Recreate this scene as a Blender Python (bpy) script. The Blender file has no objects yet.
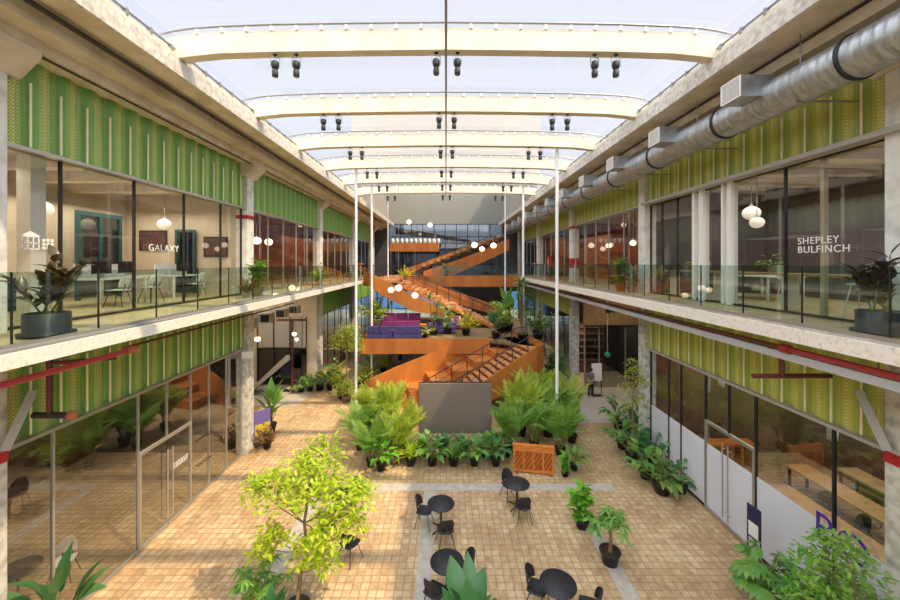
import bpy, math, random
from mathutils import Vector, Matrix
PI = math.pi
SC = bpy.context.scene
COL = SC.collection

# ------------------------------------------------------------------ camera, sky, sun, exposure
CX, CZ, F = 446.0, 263.0, 370.0
EYE = 7.6
cam_d = bpy.data.cameras.new('camera')
cam = bpy.data.objects.new('camera', cam_d)
COL.objects.link(cam)
cam.location = (0, 0, EYE)
cam.rotation_euler = (PI/2, 0, 0)
cam_d.sensor_width = 36
cam_d.lens = F/900*36
cam_d.shift_x = (450-CX)/900
cam_d.shift_y = -(300-CZ)/900
cam_d.clip_end = 300
SC.camera = cam
SC.view_settings.view_transform = 'Standard'
SC.view_settings.look = 'None'
SC.view_settings.exposure = 0.42
SC.view_settings.gamma = 1.0
SC.view_settings.use_curve_mapping = False
world = bpy.data.worlds.new('sky')
SC.world = world
world.use_nodes = True
wn = world.node_tree.nodes; wl = world.node_tree.links
bg = wn['Background']
tc = wn.new('ShaderNodeTexCoord'); sx = wn.new('ShaderNodeSeparateXYZ'); rp = wn.new('ShaderNodeValToRGB')
wl.new(tc.outputs['Generated'], sx.inputs[0]); wl.new(sx.outputs['Z'], rp.inputs[0])
rp.color_ramp.elements[0].position = 0.0; rp.color_ramp.elements[0].color = (0.45, 0.54, 0.66, 1)
rp.color_ramp.elements[1].position = 0.35; rp.color_ramp.elements[1].color = (0.80, 0.85, 0.93, 1)
wl.new(rp.outputs[0], bg.inputs[0])
bg.inputs[1].default_value = .76
def sun(name, d, energy, color, angle):
    l = bpy.data.lights.new(name, 'SUN'); l.energy = energy; l.color = color; l.angle = angle
    o = bpy.data.objects.new(name, l); COL.objects.link(o); o.location = (0, 0, 30)
    o.rotation_euler = Vector(d).to_track_quat('-Z', 'Y').to_euler()
    return o
sun('sun', (-0.60, 0.34, -1), 4.2, (1.0, 0.76, 0.46), math.radians(1.0))
sun('sky_fill', (0.0, 0.25, -1), .8, (0.95, 0.97, 1.0), math.radians(120))  # this and the next soft suns are added fill beside the sky itself
sun('sky_fill', (0.9, 0.3, -1), 1.5, (0.97, 0.98, 1.0), math.radians(90))
sun('sky_fill', (-0.9, 0.3, -1), 1.3, (0.97, 0.98, 1.0), math.radians(90))
sun('sky_fill', (0.0, 1.1, -1), 1.7, (0.97, 0.98, 1.0), math.radians(80))
def area(name, loc, sxx, syy, power, color=(1, .86, .68), rot=(0, 0, 0)):
    l = bpy.data.lights.new(name, 'AREA'); l.shape = 'RECTANGLE'; l.size = sxx; l.size_y = syy
    l.energy = power; l.color = color
    o = bpy.data.objects.new(name, l); COL.objects.link(o); o.location = loc; o.rotation_euler = rot
    return o
# soft area lamps added near the ceilings to brighten the rooms either side
area('office_fill_left', (-10.8, 10.6, 9.6), 3.5, 7.5, 260)
area('office_fill_right', (10.8, 10.6, 9.7), 3.5, 7.5, 170)
area('shop_fill_left', (-11, 10.6, 4.6), 4.5, 7.5, 110)
area('shop_fill_right', (11.4, 10.6, 4.6), 4.5, 7.5, 190, (1, .95, .9))
area('recess_fill_left', (-10.5, 19, 5.7), 3, 5, 130)
area('recess_fill_right', (10.2, 19, 5.7), 3, 5, 60)
area('recess_fill_inner', (10.2, 24.2, 3.7), 3, 2, 70)  # added to brighten the shelves behind the dark glass
for nm, s, y, z, p in (('office_fill_left', -1, 19, 9.6, 110), ('office_fill_right', 1, 19, 9.7, 110), ('office_fill_left', -1, 30, 9.6, 90), ('office_fill_right', 1, 30, 9.7, 90),
                 ('shop_fill_left', -1, 30, 5.5, 60), ('shop_fill_right', 1, 30, 5.5, 60)):
    area(nm, (s*11, y, z), 4, 7, p)  # more added fill for the bays farther along

# ------------------------------------------------------------------ helpers
def lnk(o): COL.objects.link(o); return o
def tag(o, label=None, cat=None, group=None, kind=None):
    if label: o['label'] = label
    if cat: o['category'] = cat
    if group: o['group'] = group
    if kind: o['kind'] = kind
    return o
def thing(name, label, cat, loc=(0, 0, 0), rz=0, group=None, kind=None):
    o = bpy.data.objects.new(name, None); o.empty_display_size = .1; lnk(o)
    o.location = loc; o.rotation_euler = (0, 0, rz)
    return tag(o, label, cat, group, kind)
CH = {}
def copy_tree(o, parent=None):
    c = o.copy(); lnk(c); c.parent = parent
    for ch in CH.get(o.name, []):
        copy_tree(ch, c)
    if parent is not None: CH.setdefault(parent.name, []).append(c)
    return c
def G(px, py, z=0.0):
    D = F*(EYE-z)/(py-CZ)
    return ((px-CX)*D/F, D, z)
def AT(px, py, D):
    return ((px-CX)*D/F, D, EYE-(py-CZ)*D/F)
class MB:
    def __init__(s): s.v = []; s.f = []; s.s = []
    def add(s, vs, fs, smooth=False):
        b = len(s.v); s.v.extend([tuple(v) for v in vs])
        for f in fs: s.f.append(tuple(i+b for i in f)); s.s.append(smooth)
        return s
    def box(s, x0, x1, y0, y1, z0, z1, M=None):
        vs = [Vector((x, y, z)) for z in (z0, z1) for x, y in ((x0, y0), (x1, y0), (x1, y1), (x0, y1))]
        if M is not None: vs = [M @ v for v in vs]
        return s.add(vs, [(3, 2, 1, 0), (4, 5, 6, 7), (0, 1, 5, 4), (1, 2, 6, 5), (2, 3, 7, 6), (3, 0, 4, 7)])
    def cbox(s, c, d, M=None):
        return s.box(c[0]-d[0]/2, c[0]+d[0]/2, c[1]-d[1]/2, c[1]+d[1]/2, c[2]-d[2]/2, c[2]+d[2]/2, M)
    def tube(s, pts, r, n=8, caps=True, smooth=True):
        pts = [Vector(p) for p in pts]; k = len(pts)
        rs = r if isinstance(r, (list, tuple)) else [r]*k
        rings = []
        prev = None
        for i, p in enumerate(pts):
            d = (pts[min(i+1, k-1)]-pts[max(i-1, 0)]).normalized()
            if prev is None:
                a = Vector((0, 0, 1)) if abs(d.z) < .9 else Vector((1, 0, 0))
                u = d.cross(a).normalized()
            else:
                u = (prev-d*prev.dot(d)).normalized()
            prev = u; w = d.cross(u)
            rings.append([p+(u*math.cos(2*PI*j/n)+w*math.sin(2*PI*j/n))*rs[i] for j in range(n)])
        vs = [v for rg in rings for v in rg]; fs = []
        for i in range(k-1):
            for j in range(n):
                a = i*n+j; b = i*n+(j+1) % n
                fs.append((a, a+n, b+n, b))
        s.add(vs, fs, smooth)
        if caps:
            s.add(rings[0], [tuple(range(n))]); s.add(rings[-1], [tuple(reversed(range(n)))])
        return s
    def lathe(s, prof, c=(0, 0, 0), n=20, smooth=True, M=None):
        vs = []; fs = []
        for r, z in prof:
            for j in range(n):
                a = 2*PI*j/n; v = Vector((c[0]+r*math.cos(a), c[1]+r*math.sin(a), c[2]+z))
                vs.append(M @ v if M is not None else v)
        for i in range(len(prof)-1):
            for j in range(n):
                a = i*n+j; b = i*n+(j+1) % n
                fs.append((a, b, b+n, a+n))
        s.add(vs, fs, smooth)
        return s
    def disc(s, c, r, n=20):
        vs = [(c[0]+r*math.cos(2*PI*j/n), c[1]+r*math.sin(2*PI*j/n), c[2]) for j in range(n)]
        return s.add(vs, [tuple(range(n))])
    def prism(s, poly, a, b, axis='y', M=None):
        # poly: list of (p,q); axis y -> (x,z) extruded along y; axis z -> (x,y) along z; axis x -> (y,z) along x
        def mk(p, q, t):
            v = {'y': (p, t, q), 'z': (p, q, t), 'x': (t, p, q)}[axis]
            v = Vector(v); return M @ v if M is not None else v
        n = len(poly); vs = [mk(p, q, a) for p, q in poly]+[mk(p, q, b) for p, q in poly]
        fs = [tuple(range(n)), tuple(reversed(range(n, 2*n)))]
        for i in range(n): j = (i+1) % n; fs.append((i, i+n, j+n, j))
        return s.add(vs, fs)
    def sphere(s, c, r, n=16, m=10, sz=1.0):
        return s.lathe([(max(r*math.sin(PI*i/m), 1e-4), -r*sz*math.cos(PI*i/m)) for i in range(m+1)], c, n)
    def build(s, name, mat, parent=None, bevel=0, fix=True):
        me = bpy.data.meshes.new(name); me.from_pydata(s.v, [], s.f)
        me.polygons.foreach_set('use_smooth', s.s)
        me.materials.append(mat); me.update()
        if fix and len(s.f) < 4000:
            import bmesh
            bm = bmesh.new(); bm.from_mesh(me); bmesh.ops.recalc_face_normals(bm, faces=bm.faces); bm.to_mesh(me); bm.free()
        o = lnk(bpy.data.objects.new(name, me))
        if parent is not None:
            o.parent = parent; CH.setdefault(parent.name, []).append(o)
        if bevel:
            m = o.modifiers.new('bevel', 'BEVEL'); m.width = bevel; m.segments = 2; m.limit_method = 'ANGLE'
        return o

# ------------------------------------------------------------------ materials
MATS = {}
def srgb(c):
    if isinstance(c, str):
        c = tuple(int(c[i:i+2], 16)/255 for i in (0, 2, 4))
    return tuple((x/12.92 if x <= .04045 else ((x+.055)/1.055)**2.4) for x in c)+(1,)
def mat(name, c, rough=.6, metal=0, c2=None, scale=3, bump=0, bscale=30, emit=0, stretch=None, detail=6, lo=.35, hi=.65, coat=0):
    m = bpy.data.materials.new(name); m.use_nodes = True; MATS[name] = m
    N = m.node_tree.nodes; L = m.node_tree.links; b = N['Principled BSDF']
    b.inputs['Roughness'].default_value = rough; b.inputs['Metallic'].default_value = metal
    b.inputs['Base Color'].default_value = srgb(c)
    if coat: b.inputs['Coat Weight'].default_value = coat
    if emit:
        b.inputs['Emission Color'].default_value = srgb(c); b.inputs['Emission Strength'].default_value = emit
    if c2 or bump:
        t = N.new('ShaderNodeTexCoord'); mp = N.new('ShaderNodeMapping'); L.new(t.outputs['Object'], mp.inputs[0])
        if stretch: mp.inputs['Scale'].default_value = stretch
    if c2:
        n = N.new('ShaderNodeTexNoise'); n.inputs['Scale'].default_value = scale; n.inputs['Detail'].default_value = detail
        L.new(mp.outputs[0], n.inputs['Vector'])
        r = N.new('ShaderNodeValToRGB'); r.color_ramp.elements[0].position = lo; r.color_ramp.elements[1].position = hi
        r.color_ramp.elements[0].color = srgb(c); r.color_ramp.elements[1].color = srgb(c2)
        L.new(n.outputs[0], r.inputs[0]); L.new(r.outputs[0], b.inputs['Base Color'])
    if bump:
        n = N.new('ShaderNodeTexNoise'); n.inputs['Scale'].default_value = bscale; n.inputs['Detail'].default_value = 4
        L.new(mp.outputs[0], n.inputs['Vector'])
        bp = N.new('ShaderNodeBump'); bp.inputs['Strength'].default_value = bump; bp.inputs['Distance'].default_value = .02
        L.new(n.outputs[0], bp.inputs['Height']); L.new(bp.outputs[0], b.inputs['Normal'])
    return m
def leafmat(name, c1, c2, c3=None, trans=.35, rough=.42):
    m = bpy.data.materials.new(name); m.use_nodes = True; MATS[name] = m
    N = m.node_tree.nodes; L = m.node_tree.links; b = N['Principled BSDF']
    g = N.new('ShaderNodeNewGeometry'); r = N.new('ShaderNodeValToRGB')
    r.color_ramp.elements[0].color = srgb(c1); r.color_ramp.elements[1].color = srgb(c2)
    if c3: e = r.color_ramp.elements.new(.9); e.color = srgb(c3); 
    L.new(g.outputs['Random Per Island'], r.inputs[0])
    L.new(r.outputs[0], b.inputs['Base Color']); b.inputs['Roughness'].default_value = rough
    t = N.new('ShaderNodeBsdfTranslucent'); L.new(r.outputs[0], t.inputs[0])
    mx = N.new('ShaderNodeMixShader'); mx.inputs[0].default_value = trans
    L.new(b.outputs[0], mx.inputs[1]); L.new(t.outputs[0], mx.inputs[2]); L.new(mx.outputs[0], N['Material Output'].inputs[0])
    return m
def glassmat(name, tint, refl=1.0, base=0.0, frost=0.0, fc='E8ECEE'):
    m = bpy.data.materials.new(name); m.use_nodes = True; MATS[name] = m
    N = m.node_tree.nodes; L = m.node_tree.links; N.remove(N['Principled BSDF'])
    tr = N.new('ShaderNodeBsdfTransparent'); tr.inputs[0].default_value = srgb(tint)
    gl = N.new('ShaderNodeBsdfGlossy'); gl.inputs['Roughness'].default_value = .02; gl.inputs[0].default_value = (.95, .95, .95, 1)
    fr = N.new('ShaderNodeFresnel'); fr.inputs[0].default_value = 1.5
    ma = N.new('ShaderNodeMath'); ma.operation = 'MULTIPLY_ADD'; ma.inputs[1].default_value = refl; ma.inputs[2].default_value = base; ma.use_clamp = True
    ge = N.new('ShaderNodeNewGeometry'); io = N.new('ShaderNodeMath'); io.operation = 'MULTIPLY_ADD'; io.inputs[1].default_value = 1/1.5-1.5; io.inputs[2].default_value = 1.5
    L.new(ge.outputs['Backfacing'], io.inputs[0]); L.new(io.outputs[0], fr.inputs[0])
    L.new(fr.outputs[0], ma.inputs[0])
    mx = N.new('ShaderNodeMixShader'); L.new(ma.outputs[0], mx.inputs[0]); L.new(tr.outputs[0], mx.inputs[1]); L.new(gl.outputs[0], mx.inputs[2])
    out = mx.outputs[0]
    if frost:
        d = N.new('ShaderNodeBsdfDiffuse'); d.inputs[0].default_value = srgb(fc)
        t2 = N.new('ShaderNodeBsdfTranslucent'); t2.inputs[0].default_value = srgb(fc)
        m2 = N.new('ShaderNodeMixShader'); m2.inputs[0].default_value = .5; L.new(d.outputs[0], m2.inputs[1]); L.new(t2.outputs[0], m2.inputs[2])
        m3 = N.new('ShaderNodeMixShader'); m3.inputs[0].default_value = frost; L.new(out, m3.inputs[1]); L.new(m2.outputs[0], m3.inputs[2]); out = m3.outputs[0]
    L.new(out, N['Material Output'].inputs[0])
    return m
def clad(name, lo, mid, hi, dot):
    # perforated, corrugated sheet: fine rows of holes over broad bands of colour along the wall
    m = bpy.data.materials.new(name); m.use_nodes = True; MATS[name] = m
    N = m.node_tree.nodes; L = m.node_tree.links; b = N['Principled BSDF']; b.inputs['Roughness'].default_value = .45
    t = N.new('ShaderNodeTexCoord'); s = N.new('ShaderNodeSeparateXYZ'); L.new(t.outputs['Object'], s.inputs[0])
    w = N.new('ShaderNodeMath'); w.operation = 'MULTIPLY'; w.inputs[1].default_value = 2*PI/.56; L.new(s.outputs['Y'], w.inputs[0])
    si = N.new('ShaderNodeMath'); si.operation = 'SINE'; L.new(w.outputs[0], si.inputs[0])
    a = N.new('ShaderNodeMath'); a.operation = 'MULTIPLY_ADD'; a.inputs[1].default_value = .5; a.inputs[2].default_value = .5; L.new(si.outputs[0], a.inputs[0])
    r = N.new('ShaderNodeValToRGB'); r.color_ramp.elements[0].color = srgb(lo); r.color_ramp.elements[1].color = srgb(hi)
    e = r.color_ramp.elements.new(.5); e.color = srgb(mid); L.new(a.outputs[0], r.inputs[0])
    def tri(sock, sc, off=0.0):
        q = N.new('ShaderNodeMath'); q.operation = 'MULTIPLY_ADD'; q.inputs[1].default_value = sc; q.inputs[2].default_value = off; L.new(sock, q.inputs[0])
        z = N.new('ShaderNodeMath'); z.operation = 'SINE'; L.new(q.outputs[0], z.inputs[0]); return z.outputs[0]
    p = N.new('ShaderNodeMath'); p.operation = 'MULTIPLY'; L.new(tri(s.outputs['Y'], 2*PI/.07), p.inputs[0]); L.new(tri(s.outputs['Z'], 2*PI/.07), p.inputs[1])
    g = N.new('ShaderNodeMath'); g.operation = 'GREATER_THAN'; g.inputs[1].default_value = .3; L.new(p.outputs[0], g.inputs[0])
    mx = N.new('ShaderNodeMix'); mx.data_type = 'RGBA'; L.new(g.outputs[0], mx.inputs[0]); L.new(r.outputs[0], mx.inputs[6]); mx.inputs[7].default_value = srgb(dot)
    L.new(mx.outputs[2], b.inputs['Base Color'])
    return m
def brickmat(name, c1, c2, mortar, stain, bw=.4, bh=.2):
    m = bpy.data.materials.new(name); m.use_nodes = True; MATS[name] = m
    N = m.node_tree.nodes; L = m.node_tree.links; b = N['Principled BSDF']; b.inputs['Roughness'].default_value = .62
    t = N.new('ShaderNodeTexCoord')
    br = N.new('ShaderNodeTexBrick'); L.new(t.outputs['Object'], br.inputs[0])
    br.inputs['Scale'].default_value = 1; br.inputs['Brick Width'].default_value = bw; br.inputs['Row Height'].default_value = bh
    br.inputs['Mortar Size'].default_value = .02; br.inputs['Mortar Smooth'].default_value = .6; br.offset = 0.0
    br.inputs['Color1'].default_value = srgb(c1); br.inputs['Color2'].default_value = srgb(c2); br.inputs['Mortar'].default_value = srgb(mortar)
    n = N.new('ShaderNodeTexNoise'); n.inputs['Scale'].default_value = .55; n.inputs['Detail'].default_value = 9; n.inputs['Roughness'].default_value = .72
    L.new(t.outputs['Object'], n.inputs[0])
    r = N.new('ShaderNodeValToRGB'); r.color_ramp.elements[0].position = .44; r.color_ramp.elements[1].position = .68
    r.color_ramp.elements[0].color = (0, 0, 0, 1); r.color_ramp.elements[1].color = (.75, .75, .75, 1); L.new(n.outputs[0], r.inputs[0])
    mx = N.new('ShaderNodeMix'); mx.data_type = 'RGBA'; L.new(r.outputs[0], mx.inputs[0]); L.new(br.outputs[0], mx.inputs[6]); mx.inputs[7].default_value = srgb(stain)
    n2 = N.new('ShaderNodeTexNoise'); n2.inputs['Scale'].default_value = 7; n2.inputs['Detail'].default_value = 5; L.new(t.outputs['Object'], n2.inputs[0])
    r2 = N.new('ShaderNodeValToRGB'); r2.color_ramp.elements[0].position = .3; r2.color_ramp.elements[0].color = (.72, .70, .68, 1); r2.color_ramp.elements[1].position = .6; r2.color_ramp.elements[1].color = (1, 1, 1, 1); L.new(n2.outputs[0], r2.inputs[0])
    m2 = N.new('ShaderNodeMix'); m2.data_type = 'RGBA'; m2.blend_type = 'MULTIPLY'; m2.inputs[0].default_value = 1; L.new(mx.outputs[2], m2.inputs[6]); L.new(r2.outputs[0], m2.inputs[7])
    L.new(m2.outputs[2], b.inputs['Base Color'])
    bp = N.new('ShaderNodeBump'); bp.inputs['Strength'].default_value = .35; bp.inputs['Distance'].default_value = .01; bp.invert = True
    L.new(br.outputs['Fac'], bp.inputs['Height']); L.new(bp.outputs[0], b.inputs['Normal'])
    return m

brickmat('paving', 'D6BF98', 'BFA178', 'AB8C64', '96714A', .2, .2)
mat('stone_strip', 'B9B2A8', .6, c2='A59C90', scale=5)
mat('concrete', 'CFC8BC', .8, c2='B5AC9E', scale=2.2, bump=.3)
mat('column_paint', 'E0DED8', .7, c2='BDB9B0', scale=3.5, bump=.35, lo=.45, hi=.75)
mat('column_rough', 'D2D0C6', .85, c2='8F8B7C', scale=5, bump=.6, bscale=22, lo=.4, hi=.75)
mat('red_paint', 'B0232A', .5)
mat('roof_concrete', 'DACFB8', .85, c2='B8A88A', scale=1.6, bump=.25, lo=.35, hi=.75)
mat('roof_fascia', 'DAD6CC', .85, c2='9E988E', scale=8, bump=.4, lo=.4, hi=.8)
mat('fascia_stone', 'E6DFD2', .8, c2='C7B49A', scale=16, bump=.3, bscale=40, lo=.5, hi=.8)
mat('gallery_floor', 'C9B48C', .45, c2='B49E78', scale=1.5)
mat('curb_grey', '7C7A78', .6)
mat('arch_paint', 'E4DAC4', .55, c2='D8CCB2', scale=1.5)
mat('steel_grey', '9A9A98', .4, .7)
mat('galv', 'C2C6CA', .4, .8, c2='A0A5AA', scale=4, stretch=(1, 3, 1))
mat('dark_metal', '2B2B2D', .45, .3)
mat('black', '1B1B1D', .5)
mat('black_plastic', '202124', .55)
mat('table_top', '26262C', .55, c2='1D1D22', scale=20)
mat('alu', 'B9B6B0', .35, .7)
mat('white', 'ECEAE6', .5)
mat('beige_wall', 'CDC0AC', .8, c2='C0B29C', scale=1)
mat('brown_wall', '7A5A44', .8, c2='664836', scale=1.5)
mat('terracotta_wall', 'B0694A', .8, c2='96533A', scale=1.5)
mat('grey_wall', '55555A', .75, c2='48484D', scale=1)
mat('end_wall_grey', '96988F', .8)
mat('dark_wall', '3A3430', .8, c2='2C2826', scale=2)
mat('teal', '1F4E54', .5)
mat('pale_grey', 'A8A49C', .7)
mat('corten', 'C47830', .62, .05, c2='9C5C24', scale=1.4, stretch=(1, 1, .35), bump=.08, bscale=8, lo=.3, hi=.75)
mat('corten_tread', 'BE8450', .65, c2='A46E3C', scale=2)
mat('red_pipe', 'A5333A', .4)
mat('brown_pipe', '5E2E2A', .5)
mat('dark_pipe', '3B3431', .5)
mat('orange_wood', 'D07E30', .5, c2='B8681E', scale=3, stretch=(1, 1, 6))
mat('wood', 'D0A774', .5, c2='BC9260', scale=2, stretch=(1, 8, 1))
mat('timber_cladding', 'A8875F', .6, c2='90714C', scale=3, stretch=(4, 4, .4))
mat('trunk', '8A7350', .85, c2='6A563A', scale=12, bump=.4)
mat('stem_green', '6F7A3A', .6)
mat('soil', '3A2C20', .95)
mat('terracotta', 'A8623C', .7)
mat('blue_glaze', '1C50A8', .3)
mat('pot_black', '1E1F21', .5)
mat('pot_stone', '9A8F7C', .75, c2='807660', scale=8)
mat('pot_dark', '33353A', .45)
mat('purple', '564E82', .8, c2='484072', scale=8)
mat('magenta', '9A3F80', .8, c2='86346E', scale=8)
mat('screen_face', '74685E', .45)
mat('deck_timber', '8E7650', .7, c2='76603E', scale=2)
mat('crate_dark', '9A4C16', .5)
mat('tray_paint', 'C2C8D0', .45, .2)
mat('globe_dim', 'F4EEE2', .4, emit=.35)
mat('globe', 'FFE9C6', .4, emit=2.6)
mat('spot_lens', 'E8E4DA', .2)
mat('skin', 'C49A7C', .6)
mat('hair', '231A16', .6)
mat('cloth_grey', '6E6A6A', .8)
mat('cloth_black', '1F2024', .8)
mat('navy', '20264E', .6)
mat('violet', '3A2A9A', .5)
mat('poster_yellow', 'C9B23A', .6)
mat('poster_purple', '6A5C9C', .6)
mat('green_plastic', '1E9A62', .5)
mat('art_dark', '3A3034', .5, c2='6A4038', scale=3)
mat('ply', 'C9B79A', .7)
leafmat('leaf_lime', 'ACC832', '7CA82A', 'D2DE46', .5)
leafmat('leaf_palm', 'A4BE3C', '5E9634', 'C8D050', .5)
leafmat('leaf_palm_dark', '7EB04C', '42863A', 'A4C45C', .5)
leafmat('leaf_green', '5C9440', '3A7434', '84AC4C', .35)
leafmat('leaf_bright', '5FA832', '3B8A28', '8CC040', .4)
leafmat('leaf_dark', '3C7040', '28542E', '5A8A4C', .25, .35)
leafmat('leaf_mid', '5C7C3A', '3C5E2E', '88A052', .35)
leafmat('leaf_ficus', 'A0B444', '6E963A', 'C4CC58', .45)
leafmat('leaf_yellow', 'D8C81E', '9CB02A', 'E8DC3C', .45)
leafmat('leaf_rubber', '3E4A2C', '2A3A28', '5E3E2A', .15, .3)
leafmat('leaf_purple', '3A2A30', '54303A', '2E3A2A', .15, .32)
leafmat('leaf_red', '7A4A38', '5A5A30', '8A6A3A', .3)
glassmat('rail_glass', 'E4EFEB', .9, .01)
glassmat('shop_glass', 'CCD0CA', 2.0, .07)
glassmat('office_glass', 'E2E6E4', 1.1, .02)
glassmat('dark_glass', '8C949A', 1.6, .05)
glassmat('blue_glass', '9CC4E8', 1.0, .03)
glassmat('frosted', 'C8D0D4', .5, .02, .88, 'E2EAF8')
glassmat('skylight_glass', 'F4F6FC', .5, 0, .08, 'E6E8F4')
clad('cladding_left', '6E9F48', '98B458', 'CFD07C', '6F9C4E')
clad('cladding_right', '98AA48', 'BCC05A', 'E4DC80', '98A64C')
M = MATS
# ------------------------------------------------------------------ the setting
Y0, Y1 = -8.0, 45.0
def struct(name, mb, m, parent=None, **k):
    o = mb.build(name, m, parent, **k)
    if parent is None: o['kind'] = 'structure'
    return o
XF = 8.1            # facade line
COLY = [6.4, 14.9, 23.4, 31.9, 40.4]
struct('floor', MB().box(-14.5, 14.5, Y0, 60, -.2, 0), M['paving'])
strips = MB()
strips.box(-4.25, 5.7, 12.35, 12.75, -.01, .006)
strips.box(-4.4, -4.0, Y0, 12.35, -.01, .006); strips.box(-.72, -.34, Y0, 12.35, -.01, .006); strips.box(4.0, 4.4, Y0, 12.35, -.01, .006)
struct('trim_1', strips, M['stone_strip'])
ap = MB(); ap.box(6.0, 11.9, 17.5, 22.4, -.01, .012); ap.box(-11.9, -7.9, 19.6, 22.9, -.01, .012)
struct('trim_2', ap, M['stone_strip'])
# galleries: slab, stone fascia, curb
for side, s, xf, zt, zb in (('left', -1, 6.0, 6.334, 6.13), ('right', 1, 6.3, 6.40, 6.155)):
    p = [(s*(xf+.25), zt-.0), (s*14.5, zt), (s*14.5, 5.95), (s*7.3, 5.95), (s*7.2, zb+.02), (s*(xf+.25), zb+.02)]
    struct('floor_'+side, MB().prism([(a, b) for a, b in p], Y0, 33 if s < 0 else 41), M['gallery_floor'])
    struct('trim_'+side, MB().box(min(s*xf, s*(xf+.248)), max(s*xf, s*(xf+.248)), Y0, 31.5, zb, zt+.01), M['fascia_stone'])
    struct('trim_'+side+'_curb', MB().box(min(s*(xf+.06), s*(xf+.3)), max(s*(xf+.06), s*(xf+.3)), Y0, 31.5, zt+.012, zt+.05), M['curb_grey'] if s < 0 else M['stone_strip'])
    # roof slab
    q = [(6.3, 12.0), (7.05, 12.0), (7.08, 11.72), (7.5, 11.72), (7.53, 11.5), (14.5, 11.5), (14.5, 12.36), (6.45, 12.36), (6.45, 12.3)]
    struct('ceiling_'+side, MB().prism([(s*a, b) for a, b in q], Y0, 44), M['roof_concrete'])
    struct('trim_roof_'+side, MB().box(min(s*6.22, s*6.298), max(s*6.22, s*6.298), Y0, 44, 11.99, 12.36), M['roof_fascia'])
    struct('trim_skylight_'+side, MB().box(min(s*6.3, s*6.5), max(s*6.3, s*6.5), Y0, 28, 12.362, 12.5), M['arch_paint'])
    # outer wall
    struct('wall_'+side, MB().box(min(s*14.3, s*14.5), max(s*14.3, s*14.5), Y0, 46, 0, 11.5), M['beige_wall'] if s < 0 else M['grey_wall'])
struct('floor_rooms_left', MB().box(-14.3, -8.25, 6.5, 31.8, 6.335, 6.415), M['gallery_floor'])
# cladding
def cladding(name, s, y0, y1, z0, z1, m, x=XF):
    mb = MB(); n = int((y1-y0)/.103); vs = []; fs = []
    for i in range(n*4+1):
        y = y0+(y1-y0)*i/(n*4)
        ph = (i/4) % 6
        d = .09*(.5+.5*math.cos(2*PI*y/.56))+.012*math.cos(2*PI*i/4)
        vs += [(s*(x-.02-d), y, z0), (s*(x-.02-d), y, z1)]
        if i: k = 2*i; fs.append((k-2, k, k+1, k-1))
    mb.add(vs, fs, True)
    mb.box(min(s*x, s*(x+.15)), max(s*x, s*(x+.15)), y0, y1, z0, z1)
    o = struct(name, mb, m)
    return o
slit = MB()
for s, nm, zu in ((-1, 'left', 9.77), (1, 'right', 9.95)):
    for i, (a, b) in enumerate([(Y0, 6.1)]+[(COLY[k]+.3, COLY[k+1]-.3) for k in range(4)]):
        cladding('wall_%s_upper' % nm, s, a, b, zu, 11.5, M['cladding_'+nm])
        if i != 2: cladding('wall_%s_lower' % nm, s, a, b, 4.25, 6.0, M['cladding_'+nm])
        for lv, z0, z1 in ((0, zu+.05, 11.3), (1, 4.3, 5.85)):
            if i == 2 and lv == 1: continue
            if i > 2: continue
            k = 0
            y = a+.4
            while y < min(b-.1, 14.5):
                slit.box(min(s*(XF-.14), s*(XF-.118)), max(s*(XF-.14), s*(XF-.118)), y-.018, y+.018, z0, z1-.25)
                y += .56
struct('trim_light_battens', slit, mat('batten', 'EEE6BC', .5))
# columns
def column(s, y, k):
    side = 'left' if s < 0 else 'right'
    ords = ['nearest the camera', 'second from the camera', 'third from the camera', 'fourth from the camera', 'farthest from the camera'][k]
    t = thing('concrete_column', 'tall square white painted concrete column on the %s side, %s' % (side, ords), 'column', (s*XF, y, 0), group='concrete columns along the %s facade' % side)
    h = .24
    MB().box(-h, h, -h, h, 0, 5.95).build('lower_shaft', M['column_rough'], t, bevel=.02)
    MB().box(-h, h, -h, h, 6.335+(.066 if s > 0 else 0), 11.0).build('upper_shaft', M['column_paint'], t, bevel=.02)
    cp = MB(); w = .24; W = .62
    cp.prism([(-w, 0), (w, 0), (W, .38), (W, .5), (-W, .5), (-W, .38)], -.45, .45)
    o = cp.build('capital', M['roof_concrete'], t); o.location = (0, 0, 11.0)
    if (s < 0 and k in (0, 1)): bands = [(9.35, 9.5)]
    elif s > 0 and k == 2: bands = [(9.75, 9.9), (7.3, 7.9)]
    else: bands = []
    if k == 0: bands = [(4.05, 4.25)]
    for z0, z1 in bands:
        MB().box(-h-.006, h+.006, -h-.006, h+.006, z0, z1).build('red_band', M['red_paint'], t)
for k, y in enumerate(COLY):
    column(-1, y, k); column(1, y, k)
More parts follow.
